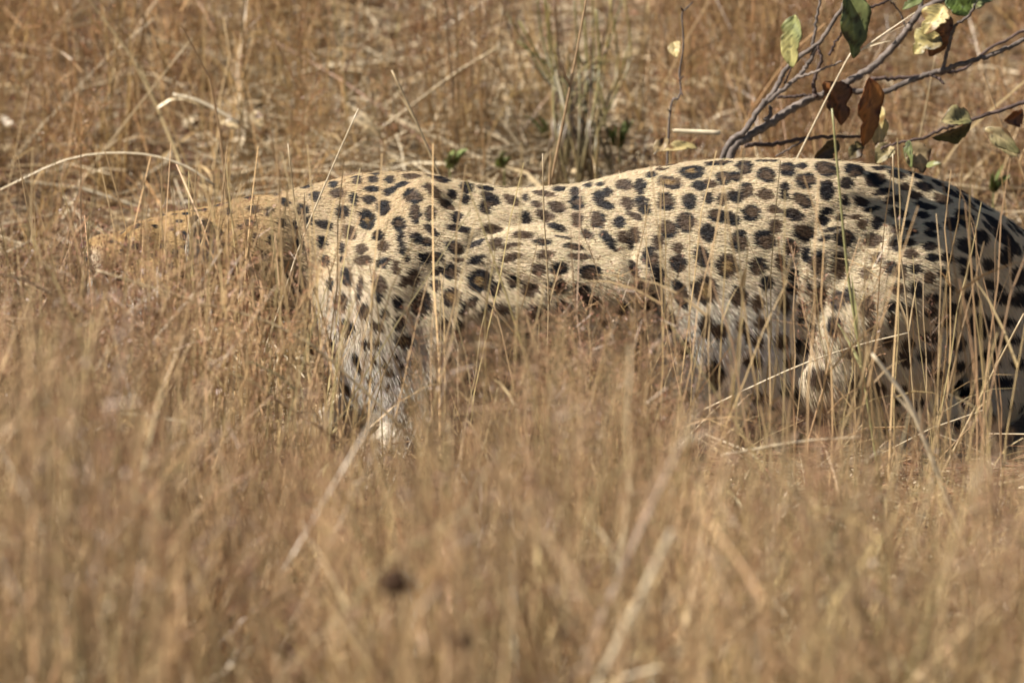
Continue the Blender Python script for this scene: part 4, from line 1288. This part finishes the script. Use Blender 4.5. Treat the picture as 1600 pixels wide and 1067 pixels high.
# single leaves lying or standing in the grass
def lone_leaf(name, b, t, w, d, f, c1, c2, cu, label, cat, group):
    V, F = leaf_mesh(P(*b, d), P(*t, d - .02), w / 1067, np.array(f, float), cu, .3, .14)
    c0 = V.mean(0)
    o = mesh_obj(name, V - c0, F, M_LEAF, leaf_cols(V, c1, c2), smooth=True)
    o.location = c0
    tag(o, label, cat, group)
LG = 'loose dry leaves in the grass'
lone_leaf('dry_leaf', (1090, 228), (1036, 232), 26, .42, (-.2, -.6, 1), YEL, TN, .3, 'curled yellow tan leaf lying at the foot of the bare twig', 'leaf', LG)
lone_leaf('dry_leaf', (1045, 215), (1020, 240), 20, .44, (-.2, -1, .4), TN, (.3, .2, .1), .4, 'small tan leaf left of the curled yellow leaf behind the back', 'leaf', LG)
lone_leaf('dry_leaf', (1292, 828), (1300, 898), 36, -1.9, (-.4, -1, .4), PALE, YEL, .15, 'pale yellow blurred leaf hanging in the lower right grass', 'leaf', LG)
lone_leaf('dry_leaf', (1545, 200), (1590, 245), 26, .5, (-.2, -1, .3), OLV, TN, .2, 'olive tan leaf drooping at the right edge below the branches', 'leaf', LG)
lone_leaf('dry_leaf', (1052, 65), (1058, 90), 22, .6, (-.2, -1, .4), TN, YEL, .3, 'small pale leaf beside the top of the bare twig', 'leaf', LG)
lone_leaf('dry_leaf', (545, 180), (600, 215), 30, 1.2, (-.2, -.7, .9), TN, PALE, .5, 'curled grey tan leaf on the litter above the shoulder', 'leaf', LG)
lone_leaf('dry_leaf', (345, 185), (372, 200), 20, 1.0, (-.2, -.7, .9), TN, STRAW * .8, .5, 'small pale curled leaf under the bent pale blade', 'leaf', LG)
lone_leaf('dry_leaf', (395, 172), (410, 200), 22, 1.05, (-.2, -.7, .9), TN, STRAW * .8, .5, 'small cream leaf right of the bent pale blade', 'leaf', LG)


def weed(px, py, d, leaves, label):
    base = P(px, py, d); base[2] = float(ground_h(base[0], base[1]))
    o = empty('green_weed', base)
    tag(o, label, 'weed', 'small green weeds behind the leopard')
    for (bx, by, tx_, ty_, w) in leaves:
        b = P(bx, by, d); t = P(tx_, ty_, d - .03)
        V, F = leaf_mesh(b, t, w / 1067, np.array((rng.normal(-.5, .3), -.7, .9)), .25, .3, .1)
        mesh_obj('leaf', V, F, M_LEAF, leaf_cols(V, (.22, .28, .09), (.36, .40, .17)), parent=o, smooth=True)
    top = P(px, py - 25, d)
    V, F = tube(smooth_path([base, top], 5), np.linspace(.002, .001, 5), 5)
    mesh_obj('stem', V, F, M_LEAF, np.broadcast_to(np.array([.2, .22, .07]), V.shape), parent=o, smooth=True)


def tuft(px, py, r, n, h):
    return [(px + rng.normal(0, r * .25), py, px + rng.normal(0, r), py - h * rng.uniform(.4, 1.1), rng.uniform(9, 19)) for _ in range(n)]


weed(703, 272, 1.0, tuft(703, 262, 15, 8, 30), 'small green weed close behind the shoulder hump')
weed(788, 272, 1.05, tuft(786, 262, 8, 6, 40), 'upright green weed behind the dip of the back')
weed(855, 222, 1.3, tuft(855, 212, 14, 6, 32), 'green weed at the left foot of the tussock')
weed(968, 240, 1.2, tuft(966, 232, 12, 8, 46), 'yellow green weed at the right foot of the tussock')
weed(1552, 310, .8, tuft(1552, 300, 14, 7, 40), 'green weed behind the rump at the right edge')
weed(655, 66, 2.2, tuft(655, 60, 12, 5, 26), 'blurred green weed far back at the top centre')

# dark seed heads on stalks near the camera
def seed_plant(px, py, d, r, label):
    c = P(px, py, d)
    foot = np.array([c[0] + .03, c[1] + .02, float(ground_h(c[0], c[1])) - .005])
    o = empty('seed_head_plant', foot)
    tag(o, label, 'seed head', 'dark dry seed heads in the front grass')
    V, F = tube(smooth_path([foot, (foot + c) / 2 + np.array([.01, 0, 0]), c], 10), np.linspace(.0022, .0014, 10), 5)
    mesh_obj('stem', V, F, M_STALK, np.broadcast_to(TAN, V.shape), parent=o, smooth=True)
    g = Geo()
    V, F = ellipsoid(c, (r * .75, r * .75, r * .7), 10, 6)
    F3 = np.vstack([F[:, [0, 1, 2]], F[:, [0, 2, 3]]])
    g.add(V, F3, (.05, .025, .012))
    for k in range(70):
        dd = rng.normal(0, 1, 3); dd /= np.linalg.norm(dd)
        sd = np.cross(dd, rng.normal(0, 1, 3)); sd /= np.linalg.norm(sd); s3 = np.cross(dd, sd)
        b = c + dd * r * .6
        w = r * .09
        g.add([b + sd * w, b - sd * w * .5 + s3 * w, b - sd * w * .5 - s3 * w, c + dd * r * rng.uniform(.95, 1.25)], [(0, 1, 3), (1, 2, 3), (2, 0, 3)], np.array([.06, .03, .015]) * rng.uniform(.7, 1.6))
    V, F, C = g.arrays()
    mesh_obj('seed_head', V, F, M_BARK, C, parent=o)


seed_plant(617, 910, -3.9, .021, 'dark round seed head standing out in the lower centre grass')
seed_plant(727, 1000, -3.5, .012, 'faint dark seed head lower right of the round dark one')
seed_plant(452, 1012, -3.6, .012, 'faint dark seed head near the bottom left of centre')
